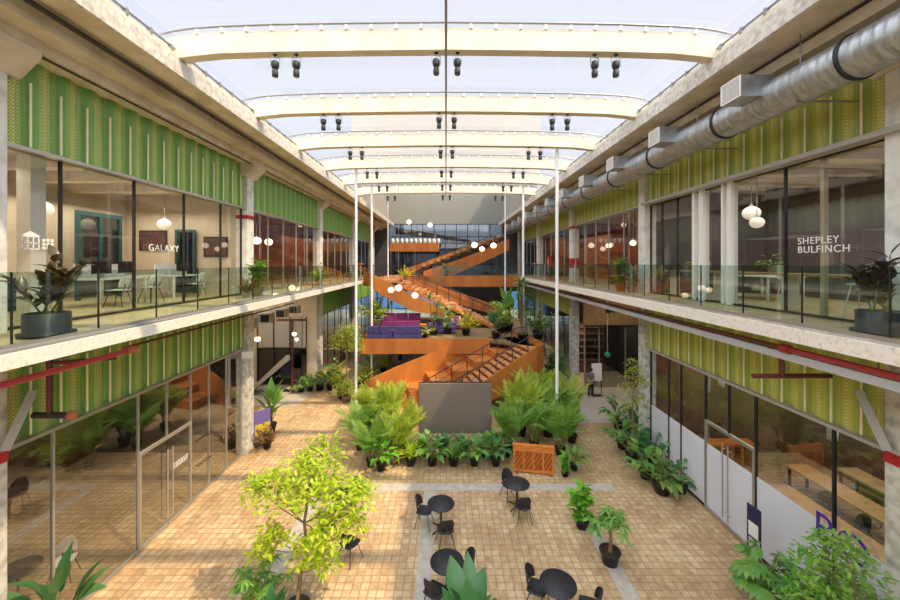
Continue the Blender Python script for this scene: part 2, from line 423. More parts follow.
# interior partitions
for side, s in (('left', -1), ('right', 1)):
    for i, y in enumerate(COLY):
        mm = M['beige_wall'] if s < 0 else M['grey_wall']
        if i < 2: struct('wall_%s_partition' % side, MB().box(min(s*8.4, s*14.3), max(s*8.4, s*14.3), y-.08, y+.08, 6.41, 11.5), mm)
    struct('wall_%s_partition' % side, MB().box(min(s*8.4, s*14.3), max(s*8.4, s*14.3), 6.3, 6.5, 0, 5.95), M['dark_wall'])
    struct('wall_%s_partition' % side, MB().box(min(s*8.4, s*14.3), max(s*8.4, s*14.3), 14.85, 15.0, 0, 5.95), M['dark_wall'] if s < 0 else M['brown_wall'])
    struct('wall_%s_back' % side, MB().box(min(s*12.8, s*13), max(s*12.8, s*13), 6.5, 14.8, 6.41, 11.5), M['beige_wall'] if s < 0 else M['grey_wall'])
    struct('wall_%s_back' % side, MB().box(min(s*14.1, s*14.25), max(s*14.1, s*14.25), 6.5, 14.8, 0, 5.95), M['brown_wall'])
    struct('wall_%s_back' % side, MB().box(min(s*11.8, s*12), max(s*11.8, s*12), 15.0, 44, 6.41, 11.5), M['terracotta_wall'] if True else M['dark_wall'])
    struct('wall_%s_back' % side, MB().box(min(s*12, s*12.2), max(s*12, s*12.2), 15.0, 44, 0, 5.95), M['beige_wall'] if s < 0 else M['dark_wall'])
    struct('wall_%s_partition' % side, MB().box(min(s*8.4, s*11.8), max(s*8.4, s*11.8), 31.8, 32, 6.41, 11.5), M['brown_wall'])
# interior ceilings
struct('ceiling_office_left', MB().box(-12.8, -8.3, 6.5, 14.8, 10.3, 10.4), M['roof_concrete'])
struct('ceiling_office_right', MB().box(8.3, 12.8, 6.5, 14.8, 10.5, 10.6), M['roof_concrete'])
for s, side in ((-1, 'left'), (1, 'right')):
    b = MB()
    for y in (7.8, 9.4, 11, 12.6): b.box(min(s*8.35, s*12.8), max(s*8.35, s*12.8), y-.15, y+.15, 10.0 if s < 0 else 10.2, 10.3 if s < 0 else 10.5)
    struct('ceiling_beams_'+side, b, M['roof_concrete'])

WN = [0]; DN = [0]
def window(s, y0, y1, z0, z1, muls, fm, gm, parent=None, x=XF-.02, fw=.06, door=None, frost=None, hbar=None):
    WN[0] += 1
    t = thing('window_%d' % WN[0], None, None, (s*x, y0, z0), kind='structure')
    L = y1-y0; H = z1-z0
    fr = MB(); d = .03
    fr.box(-d, d, 0, L, 0, fw); fr.box(-d, d, 0, L, H-fw, H); fr.box(-d, d, 0, fw, fw, H-fw); fr.box(-d, d, L-fw, L, fw, H-fw)
    for y in muls:
        if door and door[0]+.1 < y < door[1]-.1: fr.box(-d, d, y-y0-.02, y-y0+.02, door[2]-z0, H-fw)
        else: fr.box(-d, d, y-y0-.022, y-y0+.022, fw, H-fw)
    if hbar: fr.box(-d*.8, d*.8, fw, L-fw, hbar-z0-.03, hbar-z0+.03)
    fr.build('frame', fm, t)
    g = MB()
    zf = (frost-z0) if frost else fw
    segs = [(0.0, L)]
    if door: segs = [(0, door[0]-y0), (door[1]-y0, L)]
    for a, b in segs: g.add([(0, a+.02, zf), (0, b-.02, zf), (0, b-.02, H-.02), (0, a+.02, H-.02)], [(0, 1, 2, 3)])
    if door: g.add([(0, door[0]-y0, door[2]-z0), (0, door[1]-y0, door[2]-z0), (0, door[1]-y0, H-.02), (0, door[0]-y0, H-.02)], [(0, 1, 2, 3)])
    g.build('pane', gm, t)
    if frost:
        g = MB()
        for a, b in segs: g.add([(0, a+.02, fw), (0, b-.02, fw), (0, b-.02, zf), (0, a+.02, zf)], [(0, 1, 2, 3)])
        g.build('frosted_pane', M['frosted'], t)
    if door:
        DN[0] += 1
        dt = thing('door_%d' % DN[0], None, None, (s*(x-.02), door[0], z0), kind='structure')
        W = door[1]-door[0]; h = door[2]-z0; f = MB(); q = .03
        f.box(-q, q, 0, .07, 0, h); f.box(-q, q, W-.07, W, 0, h); f.box(-q, q, .07, W-.07, h-.09, h)
        f.build('frame', M['alu'], dt)
        for a, b in ((.08, W/2-.01), (W/2+.01, W-.08)):
            gg = MB().add([(0, a, .1 if not frost else zf), (0, b, .1 if not frost else zf), (0, b, h-.1), (0, a, h-.1)], [(0, 1, 2, 3)])
            gg.build('door_leaf', gm, dt)
            if frost:
                MB().add([(0, a, .1), (0, b, .1), (0, b, zf), (0, a, zf)], [(0, 1, 2, 3)]).build('frosted_leaf', M['frosted'], dt)
            MB().box(-.03, .03, a, b, 0, .1).build('bottom_rail', M['alu'], dt)
        for a in (W/2-.1, W/2+.1):
            MB().tube([(-s*.09, a, .25), (-s*.09, a, h-.35)], .02).tube([(-s*.09, a, .4), (0, a, .4)], .012).tube([(-s*.09, a, h-.5), (0, a, h-.5)], .012).build('pull_handle', M['alu'], dt)
    return t
w_gl = window(-1, 6.7, 14.6, 0.02, 4.25, [7.6, 9.7, 10.7, 11.7, 12.6, 13.6], M['alu'], M['shop_glass'], door=(9.7, 11.7, 2.6))
w_gr = window(1, 6.7, 14.6, 0.02, 4.25, [7.7, 9.64, 10.55, 11.5, 12.7, 13.4], M['dark_metal'], M['shop_glass'], door=(9.64, 11.5, 2.75), frost=2.05)
window(-1, 0.5, 6.1, 0.02, 4.25, [2.5, 4.5], M['alu'], M['shop_glass'])
window(1, 0.5, 6.1, 0.02, 4.25, [2.5, 4.5], M['alu'], M['shop_glass'])
w_ul = window(-1, 6.7, 14.6, 6.36, 9.77, [7.75, 9.58, 11.4, 13.25], M['dark_metal'], M['office_glass'], fw=.05)
w_ur = window(1, 6.7, 14.6, 6.42, 9.9, [8.8, 12.9, 13.8], M['dark_metal'], M['office_glass'], fw=.05)
for y_, w_ in ((10.45, .08), (10.7, .04), (11.6, .1), (11.95, .06)): MB().box(-.1, .1, y_-6.7-w_, y_-6.7+w_, 0, 3.48).build('door_post', M['white'], w_ur)
MB().box(.05, .15, 8.0-6.7-.04, 8.0-6.7+.04, 0, 3.48).build('wooden_post', M['ply'], w_ur)
window(-1, 0.5, 6.1, 6.36, 9.77, [2.5, 4.5], M['dark_metal'], M['office_glass'])
window(1, 0.5, 6.1, 6.42, 9.9, [2.5, 4.5], M['alu'], M['office_glass'])
for k in (1, 2, 3):
    a, b = COLY[k]+.3, COLY[k+1]-.3
    ml = [a+(b-a)*i/5 for i in range(1, 5)]
    window(-1, a, b, 6.36, 9.77, ml, M['alu'], M['office_glass'])
    window(1, a, b, 6.42, 9.9, ml, M['alu'], M['office_glass'])
    if k > 1:
        window(-1, a, b, .02, 4.25, ml, M['dark_metal'], M['shop_glass'])
        window(1, a, b, .02, 4.25, ml, M['dark_metal'], M['shop_glass'])
struct('trim_left_head', MB().box(-8.12, -7.9, Y0, 14.66, 4.2, 4.27).box(-8.12, -7.9, Y0, 40, 9.72, 9.79), M['alu'])
struct('trim_right_head', MB().box(7.9, 8.12, Y0, 14.66, 4.2, 4.27).box(7.72, 8.12, Y0, 14.66, 9.88, 9.98).box(7.9, 8.12, 15.1, 40, 9.88, 9.96), M['pale_grey'])
# recesses in the second bay
struct('wall_left_recess', MB().box(-12, -8.0, 22.9, 23.05, 0, 5.95), M['beige_wall'])
rg = MB().box(-11.6, -8.6, 22.82, 22.88, .1, 2.3)
struct('trim_recess_panel', MB().box(-11.4, -8.9, 22.8, 22.89, 2.4, 4.3), M['pale_grey'])
struct('trim_recess_beam', MB().box(-9.9, -8.2, 21.6, 21.75, 4.2, 4.32).box(-9.05, -8.95, 21.62, 21.72, 0, 4.2), M['brown_pipe'])
struct('window_recess_left', rg, M['dark_glass'])
rm = MB()
for x in (-11.6, -10.6, -9.6, -8.6): rm.box(x-.03, x+.03, 22.74, 22.79, 0, 4.3)
rm.box(-11.6, -8.6, 22.74, 22.79, 2.3, 2.38)
struct('trim_recess_left', rm, M['dark_metal'])
struct('wall_right_recess', MB().box(8.35, 12, 22.4, 22.55, 3.85, 5.95), M['timber_cladding'])
struct('wall_right_bulkhead', MB().box(8.35, 12, 22.2, 22.4, 3.78, 3.85), M['dark_metal'])
struct('wall_right_recess_back', MB().box(8.35, 12, 26.0, 26.1, 0, 3.85), M['dark_wall'])
struct('window_recess_right', MB().add([(8.4, 22.5, .05), (12, 22.5, .05), (12, 22.5, 3.78), (8.4, 22.5, 3.78)], [(0, 1, 2, 3)]), M['dark_glass'])
rm = MB()
for x in (8.42, 9.3, 10.9, 11.95): rm.box(x-.035, x+.035, 22.44, 22.52, 0, 3.8)
struct('trim_recess_right', rm, M['alu'])
# end of the hall
ew = MB().box(-7.0, 7.0, 45.0, 45.2, 12.3, 19.5)
struct('wall_end', ew, M['end_wall_grey'])
struct('wall_end_left', MB().box(-14.5, -6.9, 44.2, 44.4, 4.3, 12.3), M['grey_wall'])
struct('wall_end_right', MB().box(6.7, 14.5, 44.2, 44.4, 4.3, 12.3), M['grey_wall'])
for s, side in ((-1, 'left'), (1, 'right')):
    struct('wall_clerestory_'+side, MB().box(min(s*7.0, s*7.2), max(s*7.0, s*7.2), 28.4, 45.2, 12.37, 19.5), M['pale_grey'])
struct('wall_front_clerestory', MB().box(-7.2, 7.2, 28.2, 28.35, 14.0, 19.5), M['pale_grey'])
tb = MB()
for y in (31, 34, 37, 40, 43):
    tb.box(-7.0, 7.0, y-.12, y+.12, 16.2, 16.6)
struct('ceiling_truss', tb, M['pale_grey'])
struct('window_roof_high', MB().add([(-7.2, 28.2, 19.5), (7.2, 28.2, 19.5), (7.2, 45.2, 19.5), (-7.2, 45.2, 19.5)], [(0, 1, 2, 3)]), M['skylight_glass'])
# the end curtain wall and what stands behind it
def endwin(name, x0, x1, z0, z1, nx, nz, gm, y=44.9):
    t = thing(name, None, None, (0, y, 0), kind='structure')
    f = MB()
    for i in range(nx+1): x = x0+(x1-x0)*i/nx; f.box(x-.04, x+.04, -.06, .06, z0, z1)
    for i in range(nz+1): z = z0+(z1-z0)*i/nz; f.box(x0, x1, -.05, .05, z-.04, z+.04)
    f.build('frame', M['dark_metal'], t)
    MB().add([(x0, 0, z0), (x1, 0, z0), (x1, 0, z1), (x0, 0, z1)], [(0, 1, 2, 3)]).build('pane', gm, t)
endwin('window_end_ground', -10, 14, 0.0, 4.2, 14, 2, M['blue_glass'])
struct('wall_end_band', MB().box(-14, 14, 44.8, 45.0, 4.25, 5.7), M['dark_wall'])
struct('wall_end_dark', MB().box(-.8, 6.9, 44.6, 44.78, 1.2, 4.6), M['dark_wall'])
endwin('window_end_middle', -6.9, 6.7, 5.7, 9.2, 10, 2, M['dark_glass'])
endwin('window_end_upper', -6.9, 6.7, 9.3, 12.3, 10, 2, M['dark_glass'])
struct('wall_white_pier', MB().box(-9.0, -8.7, 7.75, 8.05, 6.42, 10.0), M['white'])
struct('wall_end_behind', MB().box(-9, 9, 47.5, 47.7, 5.7, 10.2), M['navy'])
struct('ceiling_end_soffit', MB().prism([(-6.2, 12.0), (-6.2, 11.2), (3.0, 10.15), (3.0, 10.4)], 45.4, 46.2), M['brown_wall'])

# ------------------------------------------------------------------ skylight and arches
ARCH = [(6.68, 12.37, 12.80), (6.3, 12.37, 12.89), (5.9, 12.42, 12.95), (5.3, 12.48, 12.99), (4, 12.52, 13.04), (2, 12.55, 13.07), (0, 12.57, 13.09)]
AR = [(-a, b, c) for a, b, c in ARCH]+[(a, b, c) for a, b, c in reversed(ARCH[:-1])]
AY = [8.75+3.5*k for k in range(-4, 6)]
ORD = ['first', 'second', 'third', 'fourth', 'fifth', 'sixth']
def spot_proto():
    t = thing('spotlight', None, None)
    MB().lathe([(.001, 0), (.085, 0), (.1, .04), (.1, .2), (.075, .22), (.075, .27), (.10, .29), (.12, .36), (.12, .5), (.09, .54), (.001, .54)], (0, 0, -.78), 14).build('lamp_body', M['black_plastic'], t)
    MB().lathe([(.001, 0), (.07, 0)], (0, 0, -.782), 12).build('lens', M['steel_grey'], t)
    y = MB(); y.box(-.15, -.13, -.02, .02, -.4, -.1); y.box(.13, .15, -.02, .02, -.4, -.1); y.box(-.15, .15, -.02, .02, -.12, -.1)
    y.build('yoke', M['steel_grey'], t)
    MB().tube([(0, 0, -.1), (0, 0, 0)], .02).box(-.06, .06, -.04, .04, -.03, 0).build('hanger', M['black_plastic'], t)
    return t
SP = spot_proto(); first = [True]
BR = None
for k, y in enumerate(AY):
    n = k-4
    m = MB(); p = [(x, z1) for x, z0, z1 in AR]+[(x, z0) for x, z0, z1 in reversed(AR)]
    if n >= 0:
        t = thing('roof_arch', 'cream steel arch spanning the skylight, %s from the camera' % ORD[n], 'arch', (0, y, 0), group='cream arches under the skylight')
    else:
        t = thing('roof_arch', 'cream steel arch over the hall behind the camera, %s of those overhead' % ORD[-n-1], 'arch', (0, y, 0), group='cream arches out of view')
    m.prism(p, -.13, .13); m.build('beam', M['arch_paint'], t, bevel=.01)
    MB().tube([(x, -.16, z1+.1) for x, z0, z1 in AR], .028, 6).build('rail', M['steel_grey'], t)
    for i in range(-10, 11):
        x = i*.58; zt = None
        for j in range(len(AR)-1):
            if AR[j][0] <= x <= AR[j+1][0]:
                u = (x-AR[j][0])/(AR[j+1][0]-AR[j][0]); zt = AR[j][2]*(1-u)+AR[j+1][2]*u
        if n < 0: continue
        if BR is None: o = BR = MB().box(-.03, .03, -.17, -.1, -.03, .1).build('bracket', M['white'], t)
        else: o = BR.copy(); lnk(o); o.parent = t
        o.location = (x, 0, zt)
    if n >= 0:
        for g, gx in (('left', -4.02), ('centre', 0.02), ('right', 3.98)):
            if g == 'left': gx = -(446-287)*8.8/F-.02*n
            if g == 'right': gx = (604-446)*8.8/F
            for h, dx in (('left', -.25), ('right', .25)):
                sp = SP if first[0] else copy_tree(SP)
                first[0] = False
                zb = 12.52 if g != 'centre' else 12.57; sp.scale = (.72, .72, .68)
                sp.location = (gx+dx, y-.02, zb); sp.rotation_euler = (0, 0, .2*h.count('l'))
                tag(sp, 'black stage spotlight, %s lamp of the %s pair under the %s arch' % (h, g, ORD[n]), 'spotlight', 'black spotlights hung from the arches')
sk = MB(); NS = len(AR)
for i in range(NS-1):
    (x0, _, a), (x1, _, b) = AR[i], AR[i+1]
    sk.add([(x0*1.03, Y0, a+.2), (x1*1.03, Y0, b+.2), (x1*1.03, 28.3, b+.2), (x0*1.03, 28.3, a+.2)], [(0, 1, 2, 3)], True)
sk.box(-6.5, -6.49, Y0, 28.3, 12.5, 13.07); sk.box(6.49, 6.5, Y0, 28.3, 12.5, 13.07)
struct('window_skylight', sk, M['skylight_glass'])
# side gutter rails
for s, nm in ((-1, 'left'), (1, 'right')):
    b = MB().tube([(s*6.33, Y0, 12.6), (s*6.33, 28, 12.6)], .03, 6)
    for i in range(60):
        y = Y0+.3+i*.6
        if y < 28: b.box(min(s*6.28, s*6.38), max(s*6.28, s*6.38), y-.03, y+.03, 12.5, 12.63)
    tag(b.build('gutter_rail', M['steel_grey']), 'thin grey metal rail along the %s edge of the skylight' % nm, 'rail')
tag(MB().tube([(0, Y0, 12.5), (0, 28, 12.5)], .028, 8).build('roof_conduit', M['steel_grey']), 'long grey conduit running down the middle under the arches', 'conduit')
# white posts
for nm, x, y in (('left', -4.74, 19.5), ('left', -4.62, 23), ('left', -4.7, 30), ('right', 4.8, 16.0), ('right', 4.8, 23), ('right', 4.8, 30.0)):
    zt = 12.57 if y < 28 else 16.2
    t = thing('hanger_post', 'slender white floor to roof post on the %s, %s' % (nm, {16.0: 'nearest one, behind the potted palms', 19.5: 'behind the small round-crowned tree', 23: 'second from the camera', 30: 'farthest from the camera', 30.0: 'farthest from the camera'}[y]), 'post', (x, y, 0), group='slender white posts')
    MB().tube([(0, 0, 0.02), (0, 0, zt)], .07 if y < 28 else .06, 10).build('shaft', M['white'], t)
    MB().box(-.14, .14, -.14, .14, 0, .02).build('base_plate', M['white'], t)

# ------------------------------------------------------------------ rails
def rail(s, x, zf, label, ylist):
    t = thing('glass_railing', label, 'railing', (s*x, 0, zf))
    for i in range(len(ylist)-1):
        a, b = ylist[i]+.012, ylist[i+1]-.012
        MB().box(-.009, .009, a, b, 0, 1.07).build('glass_panel', M['rail_glass'], t)
    for y in ylist[:22]: MB().box(-.012, .012, y-.009, y+.009, -.02, 1.07).build('joint_strip', M['dark_metal'], t)
    MB().box(-.02, .02, ylist[0], ylist[-1], -.03, .04).build('base_channel', M['alu'], t)
rail(-1, 6.2, 6.40, 'frameless glass railing along the left gallery edge', [5.28+1.32*i-1.32*6 for i in range(25)])
rail(1, 6.4, 6.48, 'frameless glass railing along the right gallery edge', [5.33+1.32*i-1.32*6 for i in range(26)])

# ------------------------------------------------------------------ duct
t = thing('ventilation_duct', 'long spiral galvanised ventilation duct hung under the right roof edge', 'duct', (6.9, 0, 11.06))
n = 28; m = MB()
pts = []; rs = []
y = -4.0
while y < 40:
    pts.append((0, y, 0)); rs.append(.37); pts.append((0, y+.11, 0)); rs.append(.37); pts.append((0, y+.13, 0)); rs.append(.376); pts.append((0, y+.15, 0)); rs.append(.37)
    y += .17
m.tube(pts, rs, 28); m.build('duct_body', M['galv'], t, fix=False)
for i in range(-3, 12):
    y = 6.2+2.92*i
    MB().lathe([(.37, -.03), (.40, -.03), (.40, .03), (.37, .03)], n=28, M=Matrix.Translation((0, y, 0)) @ Matrix.Rotation(PI/2, 4, 'X')).build('band', M['dark_metal'], t)
    if -1 < i < 11:
        q = MB().box(-.8, -.12, y+1.45, y+2.0, 0.0, .44); b = q.build('outlet_box', M['galv'], t)
        g = MB()
        g.box(-.815, -.8, y+1.45, y+2.0, 0, .03); g.box(-.815, -.8, y+1.45, y+2.0, .41, .44); g.box(-.815, -.8, y+1.45, y+1.48, .03, .41); g.box(-.815, -.8, y+1.97, y+2.0, .03, .41)
        for z in [.06+.045*j for j in range(8)]: g.box(-.81, -.8, y+1.48, y+1.97, z, z+.015)
        g.build('grille', M['white'], b)
    MB().tube([(-.1, y+.9, .35), (-.1, y+.9, .94)], .012, 6).tube([(-.2, y+.9, -.36), (1.0, y+.9, -.36)], .02, 6).tube([(-.1, y+.9, -.36), (-.1, y+.9, .35)], .012, 6).build('hanger_rod', M['steel_grey'], t)

# ------------------------------------------------------------------ pipes and trays
def pipe(name, label, cat, pts, r, m):
    return tag(MB().tube(pts, r, 8).build(name, m), label, cat)
p = thing('sprinkler_pipe', 'red sprinkler pipe slung under the left gallery edge', 'pipe', (0, 0, 0))
MB().tube([(-6.32, Y0, 5.86), (-6.32, 7.4, 5.86)], .05, 10).build('red_run', M['red_pipe'], p)
MB().tube([(-6.32, 7.3, 5.86), (-6.32, 7.55, 5.86)], .075, 10).tube([(-6.32, 7.55, 5.86), (-6.6, 7.6, 5.84)], .05).build('coupling', M['terracotta'], p)
MB().tube([(-6.6, 7.6, 5.86), (-6.6, 16, 5.86)], .03, 8).build('thin_run', M['brown_pipe'], p)
p = thing('sprinkler_branch', 'dark sprinkler branch dropping in front of the left green cladding', 'pipe', (-7.5, 7.0, 0))
MB().tube([(0, 0, 5.93), (0, 0, 4.75)], .05, 10).build('drop_pipe', M['brown_pipe'], p)
MB().tube([(-.3, 0, 4.72), (.35, 0, 4.72)], .06, 10).build('cross_pipe', M['dark_pipe'], p)
MB().sphere((.42, 0, 4.72), .09).build('orange_cap', M['terracotta'], p)
MB().tube([(0, 0, 5.7), (.9, .4, 5.7)], .04, 8).build('arm_pipe', M['brown_pipe'], p)
p = thing('sprinkler_pipe', 'long red sprinkler pipe under the right gallery edge', 'pipe', (0, 0, 0))
MB().tube([(6.62, Y0, 5.93), (6.62, 7.2, 5.93)], .055, 10).build('red_run', M['red_pipe'], p)
MB().tube([(6.62, 7.2, 5.93), (6.62, 30, 5.93)], .05, 8).build('brown_run', M['brown_pipe'], p)
MB().tube([(6.62, 7.12, 5.93), (6.62, 7.3, 5.93)], .09, 10).build('coupling', M['red_pipe'], p)
MB().tube([(6.62, 7.6, 5.93), (6.9, 7.6, 5.6), (6.9, 7.6, 5.3)], .045, 8).tube([(6.3, 7.6, 5.28), (7.9, 7.6, 5.28)], .05, 8).build('branch', M['brown_pipe'], p)
q = thing('cable_tray', 'galvanised cable tray running beneath the right gallery', 'cable tray', (6.78, 0, 5.70))
MB().box(-.14, .14, Y0, 31, 0, .02).box(-.14, -.12, Y0, 31, .02, .15).box(.12, .14, Y0, 31, .02, .15).build('channel', M['tray_paint'], q)
b = MB()
for i in range(12): b.tube([(0, 1+2.4*i, .02), (0, 1+2.4*i, .34)], .012, 6)
b.build('hanger_rod', M['steel_grey'], q)
pipe('roof_pipe', 'dark steel pipe fixed under the left roof slab', 'pipe', [(-6.85, Y0, 11.9), (-6.85, 40, 11.9)], .05, M['dark_pipe'])
pipe('roof_conduit', 'thin dark conduit along the left ceiling near the green cladding', 'conduit', [(-7.62, Y0, 11.47), (-7.62, 40, 11.47)], .022, M['dark_pipe'])
pipe('roof_conduit', 'thin dark conduit along the right ceiling above the duct', 'conduit', [(7.03, Y0, 11.96), (7.03, 40, 11.96)], .03, M['dark_pipe'])
for s in (-1, 1):
    for lab, y, z0, z1 in (('beside the nearest column, below the gallery', 6.6, 3.9, 5.3),):
        x = s*7.85
        o = MB().tube([(x-s*.1, y-.1, 4.3), (x-s*.1, y+.35, 5.2)], .09, 4, smooth=False).build('diagonal_brace', M['pale_grey'])
        tag(o, 'pale diagonal steel brace %s on the %s' % (lab, 'left' if s < 0 else 'right'), 'brace')
# ------------------------------------------------------------------ corten stairs and decks
def plate(name, pts, th, m, parent):
    """vertical plate following a list of (x, y, ztop, zbottom)"""
    mb = MB(); k = len(pts); L = []; R = []
    for i, (x, y, a, b) in enumerate(pts):
        p0 = Vector(pts[max(i-1, 0)][:2]); p1 = Vector(pts[min(i+1, k-1)][:2]); d = (p1-p0).normalized(); nn = Vector((-d.y, d.x))*th/2
        L.append(((x+nn.x, y+nn.y, a), (x+nn.x, y+nn.y, b))); R.append(((x-nn.x, y-nn.y, a), (x-nn.x, y-nn.y, b)))
    vs = []
    for l, r in zip(L, R): vs += [l[0], l[1], r[1], r[0]]
    fs = []
    for i in range(k-1):
        for j in range(4):
            a = 4*i+j; b = 4*i+(j+1) % 4
            fs.append((a, a+4, b+4, b))
    fs += [(0, 1, 2, 3), (4*k-1, 4*k-2, 4*k-3, 4*k-4)]
    mb.add(vs, fs); return mb.build(name, m, parent)
def handrail(parent, pts, h=.95, posts=6, zoff=0.0, name='handrail', m=None):
    m = m or M['dark_metal']
    mb = MB().tube([(x, y, z+h) for x, y, z in pts], .025, 6)
    mb.tube([(x, y, z+h*.55) for x, y, z in pts], .012, 5)
    P = [Vector(p) for p in pts]; seg = [(P[i+1]-P[i]).length for i in range(len(P)-1)]; T = sum(seg)
    for k in range(posts+1):
        d = T*k/posts
        for i, sl in enumerate(seg):
            if d <= sl+1e-6: q = P[i].lerp(P[i+1], min(d/sl, 1)); break
            d -= sl
        mb.box(q.x-.02, q.x+.02, q.y-.02, q.y+.02, q.z-.05, q.z+h)
    return mb.build(name, m, parent)
A = math.radians(15)
st = thing('bleacher_staircase', 'weathering steel staircase with bleacher seats climbing right from the hall floor to the mezzanine', 'staircase', (0, 0, 0))
top = Vector((4.55, 18.9)); u = Vector((math.cos(A), math.sin(A))); w = Vector((math.sin(A), -math.cos(A)))
def loc2(a, b): q = top+u*a+w*b; return (q.x, q.y)
Ms = Matrix.Translation((top.x, top.y, 0)) @ Matrix.Rotation(A, 4, 'Z')
NR = 18; tr = .33; rise = 3.0/NR
tm = MB(); rm = MB()
for i in range(NR-1):
    z = 3.0-rise*(i+1)
    tm.box(-tr*(i+1), -tr*i+.03, -.02, 2.1, z-.05, z, Ms)
    rm.box(-tr*i-.02, -tr*i, 0, 2.1, z, z+rise-.05, Ms)
tm.build('tread', M['corten_tread'], st); rm.build('riser', M['brown_pipe'], st)
bs = MB(); nb = 7
for i in range(nb):
    z = 3.0-3.0/(nb+.0)*(i+1)
    if z < .05: break
    bs.box(-1.22*(i+1), -1.22*i, 2.16, 4.1, max(0, z-.9), z, Ms)
bs.build('bleacher_seat', M['corten'], st)
ds = MB()
for i in range(nb):
    z = 3.0-3.0/nb*(i+1)
    if z > .05: ds.box(-1.22*i-.03, -1.22*i, 2.16, 4.1, max(0, z), z+3.0/nb-.001, Ms)
ds.build('bleacher_riser', M['corten'], st)
def lp(a, b, z1, z0):
    v = Ms @ Vector((a, b, 0)); return (v.x, v.y, z1, z0)
plate('front_parapet', [lp(-6.1, -.06, .25, .0), lp(-3.0, -.06, 1.72, .5), lp(.05, -.06, 3.35, 2.05)], .06, M['corten'], st)
plate('curved_parapet', [lp(.05, -.06, 3.35, 2.05), lp(.45, .1, 3.36, 2.05), lp(.75, .5, 3.36, 2.1), lp(.85, 1.2, 3.36, 2.2), lp(.85, 4.2, 3.36, 2.4)], .06, M['corten'], st)
plate('back_parapet', [lp(-8.35, 3.1, 1.3, 0), lp(-6.6, 3.5, 1.85, .2), lp(-3.6, 4.15, 2.6, .8), lp(0, 4.15, 3.2, 2.0)], .06, M['corten'], st)
MB().prism([(0, 0), (.42, .12), (.72, .5), (.82, 1.2), (.82, 4.15), (0, 4.15)], 2.8, 3.0, 'z', Ms).build('landing', M['corten_tread'], st)
for b in (.12, 2.05):
    P = [Ms @ Vector((-5.6, b, .3)), Ms @ Vector((0, b, 3.0)), Ms @ Vector((.6, b, 3.0))]
    handrail(st, [tuple(p) for p in P], .95, 7)

mz = thing('mezzanine_deck', 'mezzanine deck with a rusty orange steel fascia carrying purple sofas', 'deck', (0, 0, 0))
MB().prism([(-4.95, 22.05), (2.6, 22.05), (4.6, 20.6), (5.75, 20.0), (5.75, 31.5), (-4.95, 31.5)], 2.85, 3.0, 'z').build('deck_floor', M['deck_timber'], mz)
plate('fascia', [(-5.0, 31.0, 3.1, 2.2), (-5.0, 22.0, 3.1, 2.2), (2.6, 22.0, 3.1, 2.2)], .06, M['corten'], mz)
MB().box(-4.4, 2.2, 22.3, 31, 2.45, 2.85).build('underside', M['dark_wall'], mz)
for x, y in ((-3.6, 24), (0, 24.5), (4.6, 25), (-3.6, 29), (4.6, 29)): MB().box(x-.12, x+.12, y-.12, y+.12, 0, 2.45 if x < 2 else 2.85).build('support_column', M['dark_metal'], mz)

mid = thing('middle_staircase', 'rusty steel staircase descending from the left gallery to the mezzanine', 'staircase', (0, 0, 0))
plate('front_parapet', [(-5.35, 26.0, 6.92, 5.95), (-4.6, 26.0, 6.55, 5.4), (-2.4, 26, 5.4, 4.25), (.6, 26.0, 4.05, 3.7)], .06, M['corten'], mid)
plate('landing_fascia', [(-6.05, 27.2, 6.92, 5.95), (-5.35, 26.0, 6.92, 5.95)], .06, M['corten'], mid)
plate('back_parapet', [(-3.4, 30, 6.6, 5.6), (-2.6, 30, 6.4, 5.3), (4.3, 30.0, 4.1, 3.3)], .06, M['corten'], mid)
MB().prism([(-6.0, 27.2), (-5.35, 26.05), (-3.4, 26.05), (-3.4, 30), (-6.0, 30)], 6.2, 6.38, 'z').build('landing', M['corten_tread'], mid)
n = 20; tm = MB()
for i in range(n):
    z = 6.35-3.35/n*(i+1)
    x0 = -3.4+.36*i
    tm.box(x0, x0+.38, 28.0, 29.9, z-.12, z)
    tm.box(x0, x0+.38, 26.3, 27.9, z-.12, z)
    if i % 3 == 2 and i < 17: tm.box(x0-.3, x0+.2, 26.5, 27.5, z+.05, z+.35)
tm.build('tread', M['corten_tread'], mid)
MB().prism([(-3.4, 6.15), (3.9, 2.86), (3.9, 2.7), (-3.4, 5.95)], 26.15, 29.9).build('soffit', M['corten'], mid)
for y in (28.0, 29.8): handrail(mid, [(-3.4, y, 6.35), (3.8, y, 3.0)], 1.0, 8)
handrail(mid, [(-5.9, 29.8, 6.38), (-3.4, 29.8, 6.38)], 1.0, 3)

br = thing('bridge', 'rusty orange bridge at gallery level joining the right gallery', 'bridge', (0, 0, 0))
plate('fascia', [(-3.6, 32, 6.48, 5.55), (6.25, 32, 6.48, 5.55)], .06, M['corten'], br)
MB().box(-6.2, 6.57, 32.05, 40.5, 6.15, 6.3).build('deck_floor', M['corten_tread'], br)
g = MB().box(-1.2, 6.2, 32.12, 32.14, 6.48, 7.4).build('glass_panel', M['rail_glass'], br)
MB().box(-3.0, 6, 32.6, 40, 5.7, 6.15).build('underside', M['dark_wall'], br)

